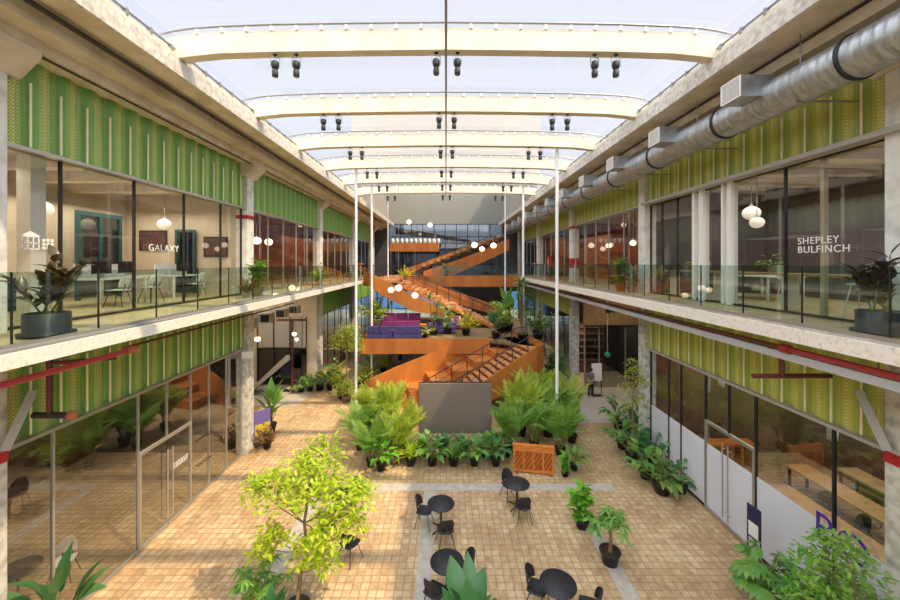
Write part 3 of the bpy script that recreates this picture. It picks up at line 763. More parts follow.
up = thing('upper_staircase', 'rusty steel staircase rising right from the bridge to the roof level', 'staircase', (0, 0, 0))
plate('front_parapet', [(-2.2, 36, 6.8, 6.3), (.7, 36, 7.75, 6.4), (3.4, 36, 8.75, 7.6), (6.15, 36, 10.05, 8.85)], .06, M['corten'], up)
plate('back_parapet', [(-4.2, 39, 7.0, 6.4), (2.9, 39, 9.6, 8.9), (6.1, 39, 10.6, 9.8)], .06, M['corten'], up)
tm = MB()
for i in range(18):
    z = 6.35+.19*(i+1); x0 = -3.0+.5*i; tm.box(x0, x0+.53, 36.1, 38.9, z-.1, z)
    if i % 2: tm.box(x0, x0+.8, 37.6, 38.9, z, z+.42)
tm.build('tread', M['dark_wall'], up)
handrail(up, [(-3, 37.4, 6.4), (6, 37.4, 9.9)], 1.0, 9)
tm = MB()
for i in range(12):
    tm.box(-2.4+.7*i, -2.05+.7*i, 38.7, 38.88, 7.25+.27*i, 7.5+.27*i)
tm.build('cushion_row', M['wood'], up)
ud = thing('upper_deck', 'high orange balcony band across the far left with a row of white lamps', 'balcony', (0, 0, 0))
MB().box(-6.1, -.8, 40, 40.08, 8.85, 9.76).build('fascia', M['corten'], ud)
MB().box(-6.1, -.8, 40.1, 43, 8.9, 9.1).build('deck_floor', M['corten_tread'], ud)
for x_ in (-5.8, -1.1): MB().box(x_-.08, x_+.08, 40.2, 40.36, 6.3, 8.9).build('support_column', M['dark_metal'], ud)
for i in range(11):
    o = MB().lathe([(.12, 0), (.17, .15), (.17, .4), (.1, .5), (.001, .5)], (-5.8+.5*i, 40.4, 9.76), 10).box(-5.8+.5*i-.04, -5.8+.5*i+.04, 40.36, 40.44, 9.1, 9.76).build('table_lamp', M['white'])
    tag(o, 'small white lamp in the row on the high orange balcony, %s from the left' % ['first', 'second', 'third', 'fourth', 'fifth', 'sixth', 'seventh', 'eighth', 'ninth', 'tenth', 'eleventh'][i], 'lamp', 'white lamps along the high balcony')

# sofas on the mezzanine
def sofa(x, y, W, nseat, m, m2, label, rz, back=.78):
    t = thing('sofa', label, 'sofa', (x, y, 3.0), rz)
    MB().box(-W/2, W/2, -.42, .42, .06, .34).build('base', m, t, bevel=.03)
    sw = W/nseat
    for i in range(nseat):
        MB().box(-W/2+sw*i+.01, -W/2+sw*(i+1)-.01, -.42, .22, .345, .47).build('seat_cushion', m2, t, bevel=.03)
        MB().box(-W/2+sw*i+.02, -W/2+sw*(i+1)-.02, .22, .44, .345, back).build('back_cushion', m, t, bevel=.04)
    return t
sofa(-4.0, 22.75, 1.5, 2, M['purple'], M['purple'], 'purple sofa seen from behind, at the left end of the mezzanine edge', PI)
sofa(-2.35, 22.75, 1.7, 2, M['purple'], M['purple'], 'purple sofa seen from behind, right one on the mezzanine edge', PI)
sofa(-3.2, 26.6, 2.7, 3, M['magenta'], M['magenta'], 'long magenta sofa facing the camera at the back of the mezzanine', 0, .95)
sofa(-.35, 24.4, 1.9, 2, M['purple'], M['purple'], 'low purple sofa right of centre on the mezzanine', 0, .62)
sofa(.5, 26.0, 1.7, 2, M['magenta'], M['purple'], 'magenta backed sofa beside the yellow plant on the mezzanine', 0, .85)
t = thing('coffee_table', 'low orange table between the magenta sofas', 'table', (-1.35, 25.6, 3.0))
MB().box(-.45, .45, -.35, .35, .32, .38).build('table_top', M['orange_wood'], t)
for a in (-.4, .4):
    for b in (-.3, .3): MB().box(a-.03, a+.03, b-.03, b+.03, 0, .32).build('leg', M['dark_metal'], t)

# pendants
def pendant(x, y, z, r, zt, label, group):
    gm_ = M['globe_dim'] if (abs(x) > 8 and z > 6.4 and y < 15) else M['globe']
    t = thing('pendant_globe', label, 'pendant light', (x, y, z), group=group)
    MB().sphere((0, 0, 0), r, 18, 12, .88).build('globe', gm_, t)
    MB().tube([(0, 0, r*.86), (0, 0, zt-z)], .012, 5).build('cord', M['steel_grey'], t)
    MB().lathe([(.05, 0), (.05, .08), (.001, .08)], (0, 0, r*.82), 10).build('cap', M['steel_grey'], t)
for px, py, D, r, zt, lb in ((391, 290, 22.75, .19, 12.6, 'left of the close pair before the middle staircase'), (398.5, 288, 22.75, .21, 12.6, 'right of the close pair before the middle staircase'),
        (415, 295.5, 22.75, .19, 12.6, 'lowest, hanging alone right of a pair before the middle staircase'), (474.5, 245, 31, .25, 16.22, 'left of the trio before the upper staircase'),
        (482, 249, 31, .22, 16.22, 'lowest, middle of the trio before the upper staircase'), (493.5, 245.5, 31, .25, 16.22, 'right of the trio before the upper staircase'),
        (409, 222, 37, .24, 16.22, 'small one high at the far left near the end wall'), (430, 225, 37, .24, 16.22, 'small one high at the far end, right of its twin')):
    x, y, z = AT(px, py, D); pendant(x, y, z, r, zt, 'glowing globe pendant, '+lb, 'glowing globes over the atrium')
for x, y, z, r, zt, lb in ((-10.5, 9.6, 9.0, .24, 10.3, 'left office, near the teal door'), (-10.2, 13.4, 9.0, .22, 10.3, 'left office, far end'),
        (-8.66, 17.0, 4.1, .13, 5.95, 'left recess, nearest the column'), (-8.2, 20.0, 3.76, .12, 5.95, 'left recess, middle of three'), (-8.6, 21.3, 3.2, .11, 5.95, 'left recess, lowest and farthest'),
        (-9.3, 17.0, 8.7, .2, 11.52, 'left gallery second bay, nearest'), (-9.3, 18.2, 8.7, .2, 11.52, 'left gallery second bay, middle'), (-9.3, 19.4, 8.7, .2, 11.52, 'left gallery second bay, farthest'),
        (9.4, 18.6, 8.6, .15, 11.52, 'right gallery second bay, nearest and left of the planter'), (9.4, 21.4, 8.6, .15, 11.52, 'right gallery second bay, farthest pair'), (9.6, 17.3, 9.6, .13, 11.52, 'right gallery second bay, high near the column'),
        (10.4, 12.6, 9.3, .26, 10.5, 'right office, in the doorway'), (10.8, 8.4, 9.35, .3, 10.5, 'right office, largest, near the window'), (10.0, 11.9, 8.9, .2, 10.5, 'right office, lower in the doorway')):
    pendant(x, y, z, r, zt, 'white globe pendant inside the '+lb, 'white globes inside the side rooms')
for x, y in ((9.6, 12.9), (9.4, 9.0), (10.5, 7.6)):
    t = thing('pendant_light', 'white cylinder pendant in the right ground floor studio, %s' % {12.9: 'farthest, by the door', 9.0: 'middle one above the tables', 7.6: 'nearest, in the corner'}[y], 'pendant light', (x, y, 3.3))
    MB().lathe([(.001, 0), (.1, 0), (.1, .3), (.001, .3)], n=14).build('shade', M['white'], t)
    MB().tube([(0, 0, .3), (0, 0, 2.65)], .01, 5).build('cord', M['black'], t)

# ------------------------------------------------------------------ lettering
def text(s, size, name, m, parent, Mx, bold=0.0, align='LEFT', ext=.004):
    cu = bpy.data.curves.new(name, 'FONT'); cu.body = s; cu.size = size; cu.extrude = ext; cu.offset = bold; cu.align_x = align; cu.space_line = .9; cu.space_character = 1.12
    tmp = bpy.data.objects.new(name, cu); lnk(tmp)
    dg = bpy.context.evaluated_depsgraph_get(); me = bpy.data.meshes.new_from_object(tmp.evaluated_get(dg))
    bpy.data.objects.remove(tmp)
    me.materials.clear(); me.materials.append(m)
    o = lnk(bpy.data.objects.new(name, me)); o.parent = parent; o.matrix_local = Mx
    return o
def facing(s, x, y, z):   # text plane on a side wall, read from the hall
    R = Matrix(((0, 0, -s, 0), (-s, 0, 0, 0), (0, 1, 0, 0), (0, 0, 0, 1)))
    return Matrix.Translation((x, y, z)) @ R
for s_, w_, y_, z_, tx, sz, mm, bd in ((1, w_ur, 8.42, 8.02, 'SHEPLEY\nBULFINCH', .215, 'white', 0), (-1, w_ul, 9.95, 7.93, 'GALAXY', .27, 'white', 0),
        (1, w_gr, 8.05, 1.72, 'PO', .8, 'violet', 0), ):
    # local frame of the window starts at its first corner
    lx, ly, lz = w_.location
    text(tx, sz, 'lettering', M[mm], w_, facing(s_, -s_*.08, y_-ly, z_-lz), bd)
dl = MB(); rr_ = random.Random(3)
for r_ in range(3):
    y_ = 10.85-6.7
    while y_ < 11.5-6.7:
        w_ = rr_.uniform(.03, .1); dl.box(.035, .04, y_, y_+w_, 1.62-.06*r_, 1.655-.06*r_); y_ += w_+.03
dl.build('door_lettering', M['white'], w_gl)
dk = MB()
for y0_, z_, n_ in ((12.0, 1.75, 7), (12.0, .95, 5), (13.7, 1.9, 4), (13.7, 1.3, 3)):
    y_ = y0_-6.7
    for i in range(n_): w_ = rr_.uniform(.05, .13); dk.box(.035, .04, y_, y_+w_, z_, z_+.05); y_ += w_+.04
dk.build('small_print', M['brown_wall'], w_gl)
lg = MB()
for a, b, c_, d_ in ((0, .5, 0, .04), (0, .5, .2, .23), (0, .5, .4, .43), (0, .03, 0, .43), (.16, .19, 0, .43), (.32, .35, 0, .43), (.48, .51, 0, .43)):
    lg.box(.07, .075, a, b, c_, d_)
lg.add([(.072, -.06, .43), (.072, .57, .43), (.072, .25, .6)], [(0, 1, 2)])
for i in range(3):
    for j in range(3): lg.box(.07, .075, .6+.13*i, .69+.13*i, .02+.13*j, .11+.13*j)
o = lg.build('house_logo', M['white'], w_ul); o.location = (0, .28, 1.5); o.scale = (1, .6, .6)

# ------------------------------------------------------------------ furniture
def table_proto():
    t = thing('bistro_table', None, None)
    MB().lathe([(.001, .72), (.385, .72), (.39, .73), (.385, .745), (.001, .745)], n=36).build('table_top', M['table_top'], t)
    MB().tube([(0, 0, .02), (0, 0, .72)], .03, 10).build('pedestal', M['black'], t)
    f = MB()
    for k in range(4): a = PI/4+k*PI/2; f.tube([(0, 0, .06), (.34*math.cos(a), .34*math.sin(a), .015)], .018, 6)
    f.build('cross_base', M['black'], t); return t
def chair_proto(m=None, nm='bistro_chair'):
    m = m or M['black_plastic']
    t = thing(nm, None, None)
    s = MB(); N = 8
    for i in range(N):
        for j in range(N): pass
    vs = []; fs = []
    for i in range(N+1):
        v = -1+2*i/N
        for j in range(N+1):
            q = -1+2*j/N
            x = q*.215*math.sqrt(max(0, 1-.25*v*v)); y = v*.21*math.sqrt(max(0, 1-.2*q*q)); vs.append((x, y, .445+.018*(q*q)+.01*v*v))
    for i in range(N):
        for j in range(N): a = i*(N+1)+j; fs.append((a, a+1, a+N+2, a+N+1))
    s.add(vs, fs, True); o = s.build('seat', m, t); md = o.modifiers.new('solid', 'SOLIDIFY'); md.thickness = .018
    b = MB(); vs = []; fs = []
    for i in range(7):
        u_ = i/6
        for j in range(11):
            a = math.radians(-62+12.4*j); wd = 1-.45*max(0, u_-.55)**1.2*abs(math.sin(a))*2
            r = .225+.03*u_; h = .53+(.32*u_)*(1-.35*abs(math.sin(a))**3)
            vs.append((r*math.sin(a)*wd, .02+r*math.cos(a)*.85+.04*u_, h))
    for i in range(6):
        for j in range(10): a = i*11+j; fs.append((a, a+1, a+12, a+11))
    b.add(vs, fs, True); o = b.build('backrest', m, t); md = o.modifiers.new('solid', 'SOLIDIFY'); md.thickness = .015
    for a, c_ in ((-1, -1), (1, -1), (-1, 1), (1, 1)):
        MB().tube([(a*.13, c_*.12, .44), (a*.23, c_*.23, 0)], .011, 6).build('leg', M['black'], t)
    MB().tube([(-.09, .17, .44), (-.09, .22, .62)], .014, 6).tube([(.09, .17, .44), (.09, .22, .62)], .014, 6).build('back_support', M['black'], t)
    return t
TP = table_proto(); CP = chair_proto()
used = {'t': False, 'c': False}
def put(proto, key, loc, rz, label, cat, group):
    o = proto if not used[key] else copy_tree(proto); used[key] = True
    o.location = loc; o.rotation_euler = (0, 0, rz); tag(o, label, cat, group); return o
def TT(px, py): return G(px, py, .745)[:2]
tabs = [((441, 503), 'round black bistro table on the left, between a lit floor strip and the middle'), ((517, 483), 'round black bistro table in front of the orange slatted panel'),
        ((447, 561), 'round black bistro table near the bottom centre'), ((558, 583), 'round black bistro table nearest the camera, bottom right of centre'),
        ((341, 493), 'round black bistro table half hidden behind the lime leaved tree')]
TL = []
for (p, lb) in tabs:
    x, y = TT(*p); TL.append((x, y)); put(TP, 't', (x, y, 0), 0, lb, 'table', 'round black bistro tables')
# chair: angle where the chair stands around its table (deg, from +x, ccw; -90 = towards the camera)
for ti, ang, d, lb in ((0, 165, .5, 'black chair on the left of the left bistro table'), (0, -78, .62, 'black chair on the near side of the left bistro table'),
        (1, 112, .45, 'black chair behind the table by the orange panel'), (1, -85, .62, 'black chair on the near side of the table by the orange panel'),
        (2, 20, .42, 'black chair right of the bottom centre table'), (2, -122, .5, 'black chair at the lower left of the bottom centre table'),
        (3, 150, .45, 'black chair left of the table nearest the camera'), (3, -20, .62, 'black chair right of the table nearest the camera'),
        (4, -95, .95, 'black chair standing before the table behind the lime tree'), (4, 60, .5, 'black chair behind the table hidden by the lime tree')):
    a = math.radians(ang); x, y = TL[ti]; x += d*math.cos(a); y += d*math.sin(a)
    put(CP, 'c', (x, y, 0), a-PI/2, lb, 'chair', 'black bistro chairs')
x, y, _ = G(350, 560); put(CP, 'c', (x, y, 0), 2.6, 'black chair right of the lime leaved tree trunk', 'chair', 'black bistro chairs')
# seats inside the left shop
t = copy_tree(TP); t.location = (-9.6, 8.3, 0); tag(t, 'round black table behind the glass of the left shop', 'table', 'round black bistro tables')
put(CP, 'c', (-9.5, 7.7, 0), PI, 'black chair by the table behind the left shop glass', 'chair', 'black bistro chairs')
WC = chair_proto(M['white'], 'shell_chair'); WC.location = (-9.2, 8.9, 0); WC.rotation_euler = (0, 0, .4); tag(WC, 'white shell chair behind the glass of the left shop', 'chair')

# LED screen
t = thing('led_screen', 'large blank dark LED screen standing among the plants', 'screen', (0, 15.3, 0))
x0, x1 = (419-CX)*15.3/F, (491.5-CX)*15.3/F
MB().box(x0, x1, 0, .12, .55, 2.6).build('panel', M['screen_face'], t)
MB().box(x0-.02, x1+.02, .12, .22, .53, 2.62).build('cabinet', M['black'], t)
for x in (x0+.3, x1-.3): MB().box(x-.05, x+.05, .1, .25, 0, .6).box(x-.05, x+.05, -.2, .7, 0, .06).build('leg', M['black'], t)
for x in (x0+.7, x1-.7): MB().tube([(x-.15, .17, 2.62), (x-.15, .17, 2.72), (x+.15, .17, 2.72), (x+.15, .17, 2.62)], .015, 6).build('lifting_handle', M['steel_grey'], t)

# orange slatted panel
x, y, _ = G(513, 472); x2, y2, _ = G(554, 476)
L = math.hypot(x2-x, y2-y); an = math.atan2(y2-y, x2-x)
t = thing('slatted_panel', 'orange varnished wooden panel with diagonal slats standing before the palms', 'wooden panel', (x, y, 0), an)
f = MB(); H = .98
f.box(0, L, 0, .08, .04, .14); f.box(0, L, 0, .08, H-.2, H)
for i in range(5): xx = (L-.07)*i/4; f.box(xx, xx+.07, 0, .08, .14, H-.2)
f.build('front_frame', M['orange_wood'], t)
s_ = MB(); z0_, z1_ = .14, H-.2
for j in range(4):
    xa = (L-.07)*j/4+.07; xb = (L-.07)*(j+1)/4
    for c_ in (-.45, -.22, 0, .22, .45):
        P = []
        for e in (0, .07):      # lower and upper edge of a slanted slat, clipped to the bay
            f_ = lambda x: z0_+(x-xa)*1.7+c_+e
            lo_ = max(xa, xa+(-c_-e)/1.7); hi_ = min(xb, xa+(z1_-z0_-c_-e)/1.7)
            P.append(((lo_, f_(lo_)), (hi_, f_(hi_))) if hi_ > lo_+.02 else None)
        if P[0] and P[1]: s_.prism([P[0][0], P[0][1], P[1][1], P[1][0]], .04, .07)
s_.build('diagonal_slats', M['orange_wood'], t)
MB().box(.02, L-.02, .085, .13, .05, H-.02).build('back_board', M['crate_dark'], t)
MB().box(-.02, L+.02, -.02, .15, H, H+.03).build('top_rail', M['orange_wood'], t)
for xx in (.1, L-.16): MB().box(xx, xx+.06, -.12, .42, 0, .04).build('foot', M['crate_dark'], t)

# right studio furniture (ground floor)
def long_table(x, y, L, W, label, h=.75):
    t = thing('work_table', label, 'table', (x, y, 0))
    MB().box(-W/2, W/2, -L/2, L/2, h-.05, h).build('table_top', M['wood'], t)
    for a in (-W/2+.08, W/2-.08):
        for b in (-L/2+.1, L/2-.1): MB().box(a-.03, a+.03, b-.03, b+.03, 0, h-.05).build('leg', M['dark_metal'], t)
long_table(10.2, 9.5, 3.8, .75, 'long light wooden work table nearest the right studio window')
long_table(11.9, 10.4, 4.4, .75, 'second light wooden work table deeper in the right studio')
long_table(13.4, 10.2, 4.4, .7, 'light wooden work table against the back of the right studio')
t = thing('orange_bench', 'orange slatted bench at the back of the right studio', 'bench', (10.6, 13.9, 0))
MB().box(-.9, .9, -.25, .25, .82, .9).build('bench_top', M['orange_wood'], t)
for i in range(5): MB().box(-.85+.4*i, -.78+.4*i, -.2, .2, 0, .82).build('slat_leg', M['orange_wood'], t)
for i, (x, y, rz, lb) in enumerate(((11.0, 7.9, 1.6, 'nearest the corner column'), (11.0, 8.9, 1.5, 'second along the window table'), (11.0, 9.9, 1.7, 'third along the window table'), (11.0, 10.9, 1.6, 'at the far end of the window table'), (12.7, 9.0, 1.6, 'nearest, between the deeper tables'), (12.7, 10.4, 1.5, 'farther, between the deeper tables'))):
    put(CP, 'c', (x, y, 0), -rz, 'black chair in the right studio, '+lb, 'chair', 'black chairs in the right studio')
# left office (upper)
def desk(x, y, label, rz=0):
    t = thing('office_desk', label, 'desk', (x, y, 6.42), rz)
    MB().box(-.7, .7, -.8, .8, .72, .76).build('desk_top', M['white'], t)
    for a in (-.65, .65):
        for b in (-.75, .75): MB().box(a-.025, a+.025, b-.025, b+.025, 0, .72).build('leg', M['white'], t)
    MB().box(-.02, .02, -.75, .75, .76, 1.15).build('divider', M['white'], t)
desk(-9.8, 10.5, 'white office desk with a low screen, nearest in the left office')
desk(-9.8, 13.2, 'white office desk at the far end of the left office')
def monitor(x, y, label):
    t = thing('monitor', label, 'monitor', (x, y, 7.19))
    MB().box(-.02, .02, -.28, .28, .12, .46).build('display', M['black'], t)
    MB().box(-.02, .04, -.03, .03, 0, .14).box(-.1, .1, -.12, .12, 0, .015).build('stand', M['alu'], t)
monitor(-9.4, 10.1, 'black monitor on the nearest white desk, left one'); monitor(-9.4, 10.9, 'black monitor on the nearest white desk, right one'); monitor(-9.4, 13.2, 'black monitor on the far white desk')
OCP = chair_proto(M['white'], 'office_chair')
for i, (x, y, rz, lb) in enumerate(((-8.85, 10.0, -1.4, 'nearest the rubber plant'), (-8.85, 11.1, -1.7, 'at the right end of the near desk'), (-8.85, 13.1, -1.5, 'by the far desk'))):
    o = OCP if i == 0 else copy_tree(OCP); o.location = (x, y, 6.42); o.rotation_euler = (0, 0, rz)
    tag(o, 'white chair in the left office, '+lb, 'chair', 'white chairs in the left office')
for xx_, sz, zz_, lb in ((-11.7, 1.1, 8.5, 'left one behind the lettering'), (-9.2, .95, 8.25, 'right one near the column')):
    t = thing('wall_screen', 'dark framed picture on the far wall of the left office, '+lb, 'picture', (xx_, 14.8, zz_))
    MB().box(-sz/2, sz/2, -.04, 0, -.4, .4).build('frame', M['black'], t); MB().box(-sz/2+.06, sz/2-.06, -.045, -.04, -.34, .34).build('picture', M['art_dark'], t)
for y in (8.7, 12.4):
    t = thing('glazed_partition', 'teal framed glazed partition in the left office, %s one' % ('nearest' if y < 10 else 'farthest'), 'partition', (-11.6, y, 6.42))
    f = MB()
    for a in (-.75, 0, .75): f.box(-.05, .05, a-.05, a+.05, 0, 2.7)
    f.box(-.05, .05, -.8, .8, 2.7, 2.85)
    f.build('frame', M['teal'], t); MB().box(-.01, .01, -.7, .7, .05, 2.7).build('glass', M['dark_glass'], t)
t = thing('teal_door', 'teal framed glass door in the far wall of the left office, between the pictures', 'door', (-10.35, 14.7, 6.42))
MB().box(-.4, -.3, -.04, .02, 0, 2.5).box(.3, .4, -.04, .02, 0, 2.5).box(-.3, .3, -.04, .02, 2.4, 2.5).build('frame', M['teal'], t); MB().box(-.3, .3, -.01, .01, 0, 2.4).build('glass', M['dark_glass'], t)
t = thing('cabinet', 'low teal cabinet under the left office partition', 'cabinet', (-10.9, 8.6, 6.42))
MB().box(-.25, .25, -.9, .9, 0, .8).build('body', M['teal'], t, bevel=.01)
for a in (-.45, .45): MB().box(.25, .27, a-.42, a+.42, .05, .75).build('door', M['teal'], t)
# right office (upper)
t = thing('window_counter', 'long light wooden counter behind the right gallery windows', 'counter', (8.75, 10.6, 6.42))
MB().box(-.25, .25, -3.8, 3.8, .86, .92).build('counter_top', M['wood'], t)
for b in (-3.6, -1.2, 1.2, 3.6): MB().box(-.2, .2, b-.03, b+.03, 0, .86).build('leg', M['white'], t)
def stool(x, y, label, rz):
    t = thing('bar_stool', label, 'stool', (x, y, 6.42), rz)
    for a, b in ((-1, -1), (1, -1), (-1, 1), (1, 1)): MB().tube([(a*.14, b*.14, .72), (a*.24, b*.24, 0)], .014, 6).build('leg', M['white'], t)
    MB().box(-.21, .21, -.2, .2, .72, .76).build('seat', M['pale_green'], t, bevel=.015)
    MB().prism([(-.21, .76), (.21, .76), (.17, 1.12), (-.17, 1.12)], .19, .22).build('backrest', M['pale_green'], t)
    MB().box(-.2, .2, -.21, -.19, .3, .32).build('footrest', M['white'], t)
mat('pale_green', 'C4D8CE', .5)
stool(8.27+.28, 7.55, 'pale green high stool by the window below the white lettering', -1.3)
stool(9.5, 10.2, 'pale high stool deeper in the right office', 1.3)
t = thing('office_desk', 'white office desk in the doorway of the right office', 'desk', (10.6, 12.3, 6.42))
MB().box(-.6, .6, -.8, .8, .72, .76).build('desk_top', M['white'], t)
for a in (-.55, .55):
    for b in (-.75, .75): MB().box(a-.025, a+.025, b-.025, b+.025, 0, .72).build('leg', M['white'], t)
# green lit panels inside
# signs
def sign(x, y, w, h, z0, rz, label, face, m2=None):
    t = thing('sign_stand', label, 'sign', (x, y, 0), rz)
    MB().tube([(-w/2, 0, 0), (-w/2, 0, z0+h)], .018, 6).build('post', M['dark_metal'], t); MB().tube([(w/2, 0, 0), (w/2, 0, z0+h)], .018, 6).build('post', M['dark_metal'], t)
    MB().box(-w/2, w/2, -.02, .02, z0, z0+h).build('board', face, t)
    if m2: MB().box(-w/2+.04, w/2-.04, -.025, -.02, z0+.05, z0+h*.5).build('lower_print', m2, t)
    MB().box(-w/2, w/2, -.2, .2, 0, .02).build('base', M['dark_metal'], t)
    return t
sign(7.7, 9.25, .34, .8, .7, math.radians(-84), 'framed menu sign standing outside the right studio door', M['navy'], M['white'])
sign(-9.5, 22.0, .5, .8, .9, .1, 'navy sign on a stand in the left recess', M['navy'])
sign(-7.75, 15.6, .7, 1.1, .3, .9, 'purple and yellow poster board behind the left column', M['poster_purple'], M['poster_yellow'])
x, y, _ = G(598, 392); sign(8.62, 21.2, .62, 1.0, .85, .1, 'white information board beside the standing woman', M['white'])
t = thing('hanging_strap_bag', 'green bag hanging on a long strap at the right recess', 'bag', (9.42, 21.6, 2.25))
MB().sphere((0, 0, 0), .16).build('bag_body', M['green_plastic'], t)
MB().tube([(0, 0, .14), (0, 0, 3.7)], .012, 5).build('strap', M['white'], t)
o = MB()
for i in range(6): o.box(9.0, 10.8, 25.4, 25.8, .9+.45*i, .95+.45*i)
o.box(8.96, 9.0, 25.4, 25.8, 0, 3.4).box(10.8, 10.84, 25.4, 25.8, 0, 3.4).box(8.96, 10.84, 25.8, 25.83, 0, 3.4)
tag(o.build('shelving', M['brown_wall']), 'brown wooden shelves behind the dark glass on the right', 'shelves')
# left recess fittings
for i in range(4):
    t = thing('duct_fan', 'grey duct outlet high in the left recess, %s from the column' % ORD[i], 'duct outlet', (-8.6, 16+1.6*i, 5.0), group='duct outlets in the left recess')
    MB().box(-.7, .35, -.25, .25, -.22, .22).build('housing', M['pale_grey'], t); MB().tube([(-.2, 0, .2), (-.2, 0, .96)], .015, 6).build('hanger', M['steel_grey'], t); MB().box(-.1, .3, -.262, -.25, -.17, .17).build('grille', M['black'], t)
t = thing('open_staircase', 'white stringer staircase inside the left recess', 'staircase', (-11, 21.6, 0))
m_ = MB()
for i in range(10): m_.box(-.4+.25*i-.12, -.4+.25*i+.16, -.5, .5, .2*i+.15, .2*i+.2)
m_.build('tread', M['dark_metal'], t)
MB().prism([(-.6, 0), (-.4, 0), (2.1, 2.1), (2.1, 2.35), (1.9, 2.35)], -.55, -.5).build('stringer', M['pale_grey'], t)
o = MB().box(-.17, .17, -.12, .12, -.13, .13).build('wall_lamp', M['white']); o.location = (-7.8, 14.55, 4.0); tag(o, 'white box lamp on the second left column', 'lamp')
t = thing('security_camera', 'pair of dome cameras under the right gallery', 'camera', (6.85, 15.6, 5.6))
MB().lathe([(.001, -.14), (.09, -.1), (.12, 0), (.12, .06), (.001, .06)], (0, 0, 0), 14).build('dome', M['dark_metal'], t)
MB().lathe([(.001, -.14), (.09, -.1), (.12, 0), (.12, .06), (.001, .06)], (.35, .3, 0), 14).build('dome', M['dark_metal'], t)
MB().box(-.1, .45, -.05, .35, .06, .13).build('bracket', M['white'], t)
t = thing('table_set', 'row of wooden cafe seats inside the right gallery second bay', 'bench', (9.6, 19.0, 6.42))
MB().box(-.25, .25, -2.5, 2.5, .4, .46).build('seat', M['wood'], t); MB().box(.2, .25, -2.5, 2.5, .46, .95).build('backrest', M['corten'], t)
for b in (-2.3, 0, 2.3): MB().box(-.2, .2, b-.04, b+.04, 0, .4).build('leg', M['dark_metal'], t)
for px, D, lb in ((348, 29, 'left'), (530, 29, 'right')):
    x = -6.45 if lb == 'left' else 6.7
    t = thing('bollard_lamp', 'small white mushroom lamp post on the %s gallery edge' % lb, 'lamp', (x, D-1, 6.42))
    MB().tube([(0, 0, 0), (0, 0, 1.0)], .05, 8).build('post', M['white'], t); MB().lathe([(.05, 1.0), (.26, 1.0), (.2, 1.15), (.001, 1.2)], n=12).build('shade', M['terracotta'], t)
t = thing('red_dispenser', 'tall red fixture by the glass of the right gallery third bay', 'fixture', (7.7, 27.5, 6.42))
MB().box(-.12, .12, -.12, .12, 0, 1.7).build('body', M['red_paint'], t, bevel=.04)
MB().box(-.13, -.12, -.07, .07, .5, 1.5).build('label_panel', M['white'], t)
# ------------------------------------------------------------------ plants
R = random.Random(7)
UP = Vector((0, 0, 1))
def leaf(mb, p, d, L, W, bend=.8, n=4, fold=.18, tip=.55, roll=0.0):
    p = Vector(p); d = Vector(d).normalized(); vs = []; fs = []
    side = d.cross(UP)
    if side.length < .05: side = Vector((math.cos(roll*7), math.sin(roll*7), 0))
    side.normalize()
    if roll: side = Matrix.Rotation(roll, 3, d) @ side
    dn = side.cross(d)
    ax = side
    step = L/n
    for i in range(n+1):
        t = i/n
        w = W*.5*math.sin(PI*min(1, (t**tip)*.97+.03)) if i not in (0, n) else W*.02
        nn = ax.cross(d).normalized()
        vs += [tuple(p-ax*w+nn*w*fold*2), tuple(p), tuple(p+ax*w+nn*w*fold*2)]
        if i < n:
            b = 3*i; fs += [(b, b+1, b+4, b+3), (b+1, b+2, b+5, b+4)]
            d2 = (d-UP*(bend/n)).normalized()
            p = p+(d+d2).normalized()*step; d = d2
    mb.add(vs, fs, True)
def leaf2(mb, p, d, L, W, side, nrm):
    # small flat leaflet: two quads sharing a midrib
    p = Vector(p); a = p+d*L*.5
    mb.add([tuple(p), tuple(a-side*W*.5+nrm*W*.12), tuple(p+d*L), tuple(a+side*W*.5+nrm*W*.12), tuple(a)], [(0, 4, 1), (1, 4, 2), (0, 3, 4), (4, 3, 2)], True)
def rdir(R, el0, el1, az=None):
    az = R.uniform(0, 2*PI) if az is None else az; el = math.radians(R.uniform(el0, el1))
    return Vector((math.cos(az)*math.cos(el), math.sin(az)*math.cos(el), math.sin(el)))
def frond(mb, st, p, d, L, bend, ll, n, lw=.035):
    p = Vector(p); d = Vector(d).normalized(); K = 12; pts = [tuple(p)]
    for i in range(K):
        t = (i+1)/K
        d = (d-UP*(bend/K)*(.5+t)).normalized(); q = p+d*L/K; pts.append(tuple(q))
        if t > .2:
            s = d.cross(UP).normalized(); nn = s.cross(d)
            for sd in (-1, 1):
                for k in range(n):
                    o = p.lerp(q, (k+.5)/n)
                    l = ll*math.sin(PI*(.15+.8*t))*R.uniform(.85, 1.1)
                    dd = (d*.75+s*sd*.8-UP*.18+nn*.12).normalized()
                    e1 = o+dd*l*.55; e2 = o+(dd*.9-UP*.28).normalized()*l
                    wv = d*lw*.5
                    mb.add([tuple(o-wv*.4), tuple(o+wv*.4), tuple(e1+wv), tuple(e1-wv), tuple(e2)], [(0, 1, 2, 3), (3, 2, 4)], True)
        p = q
    st.tube(pts, [.012*(1-.7*i/K)+.003 for i in range(K+1)], 4, caps=False)
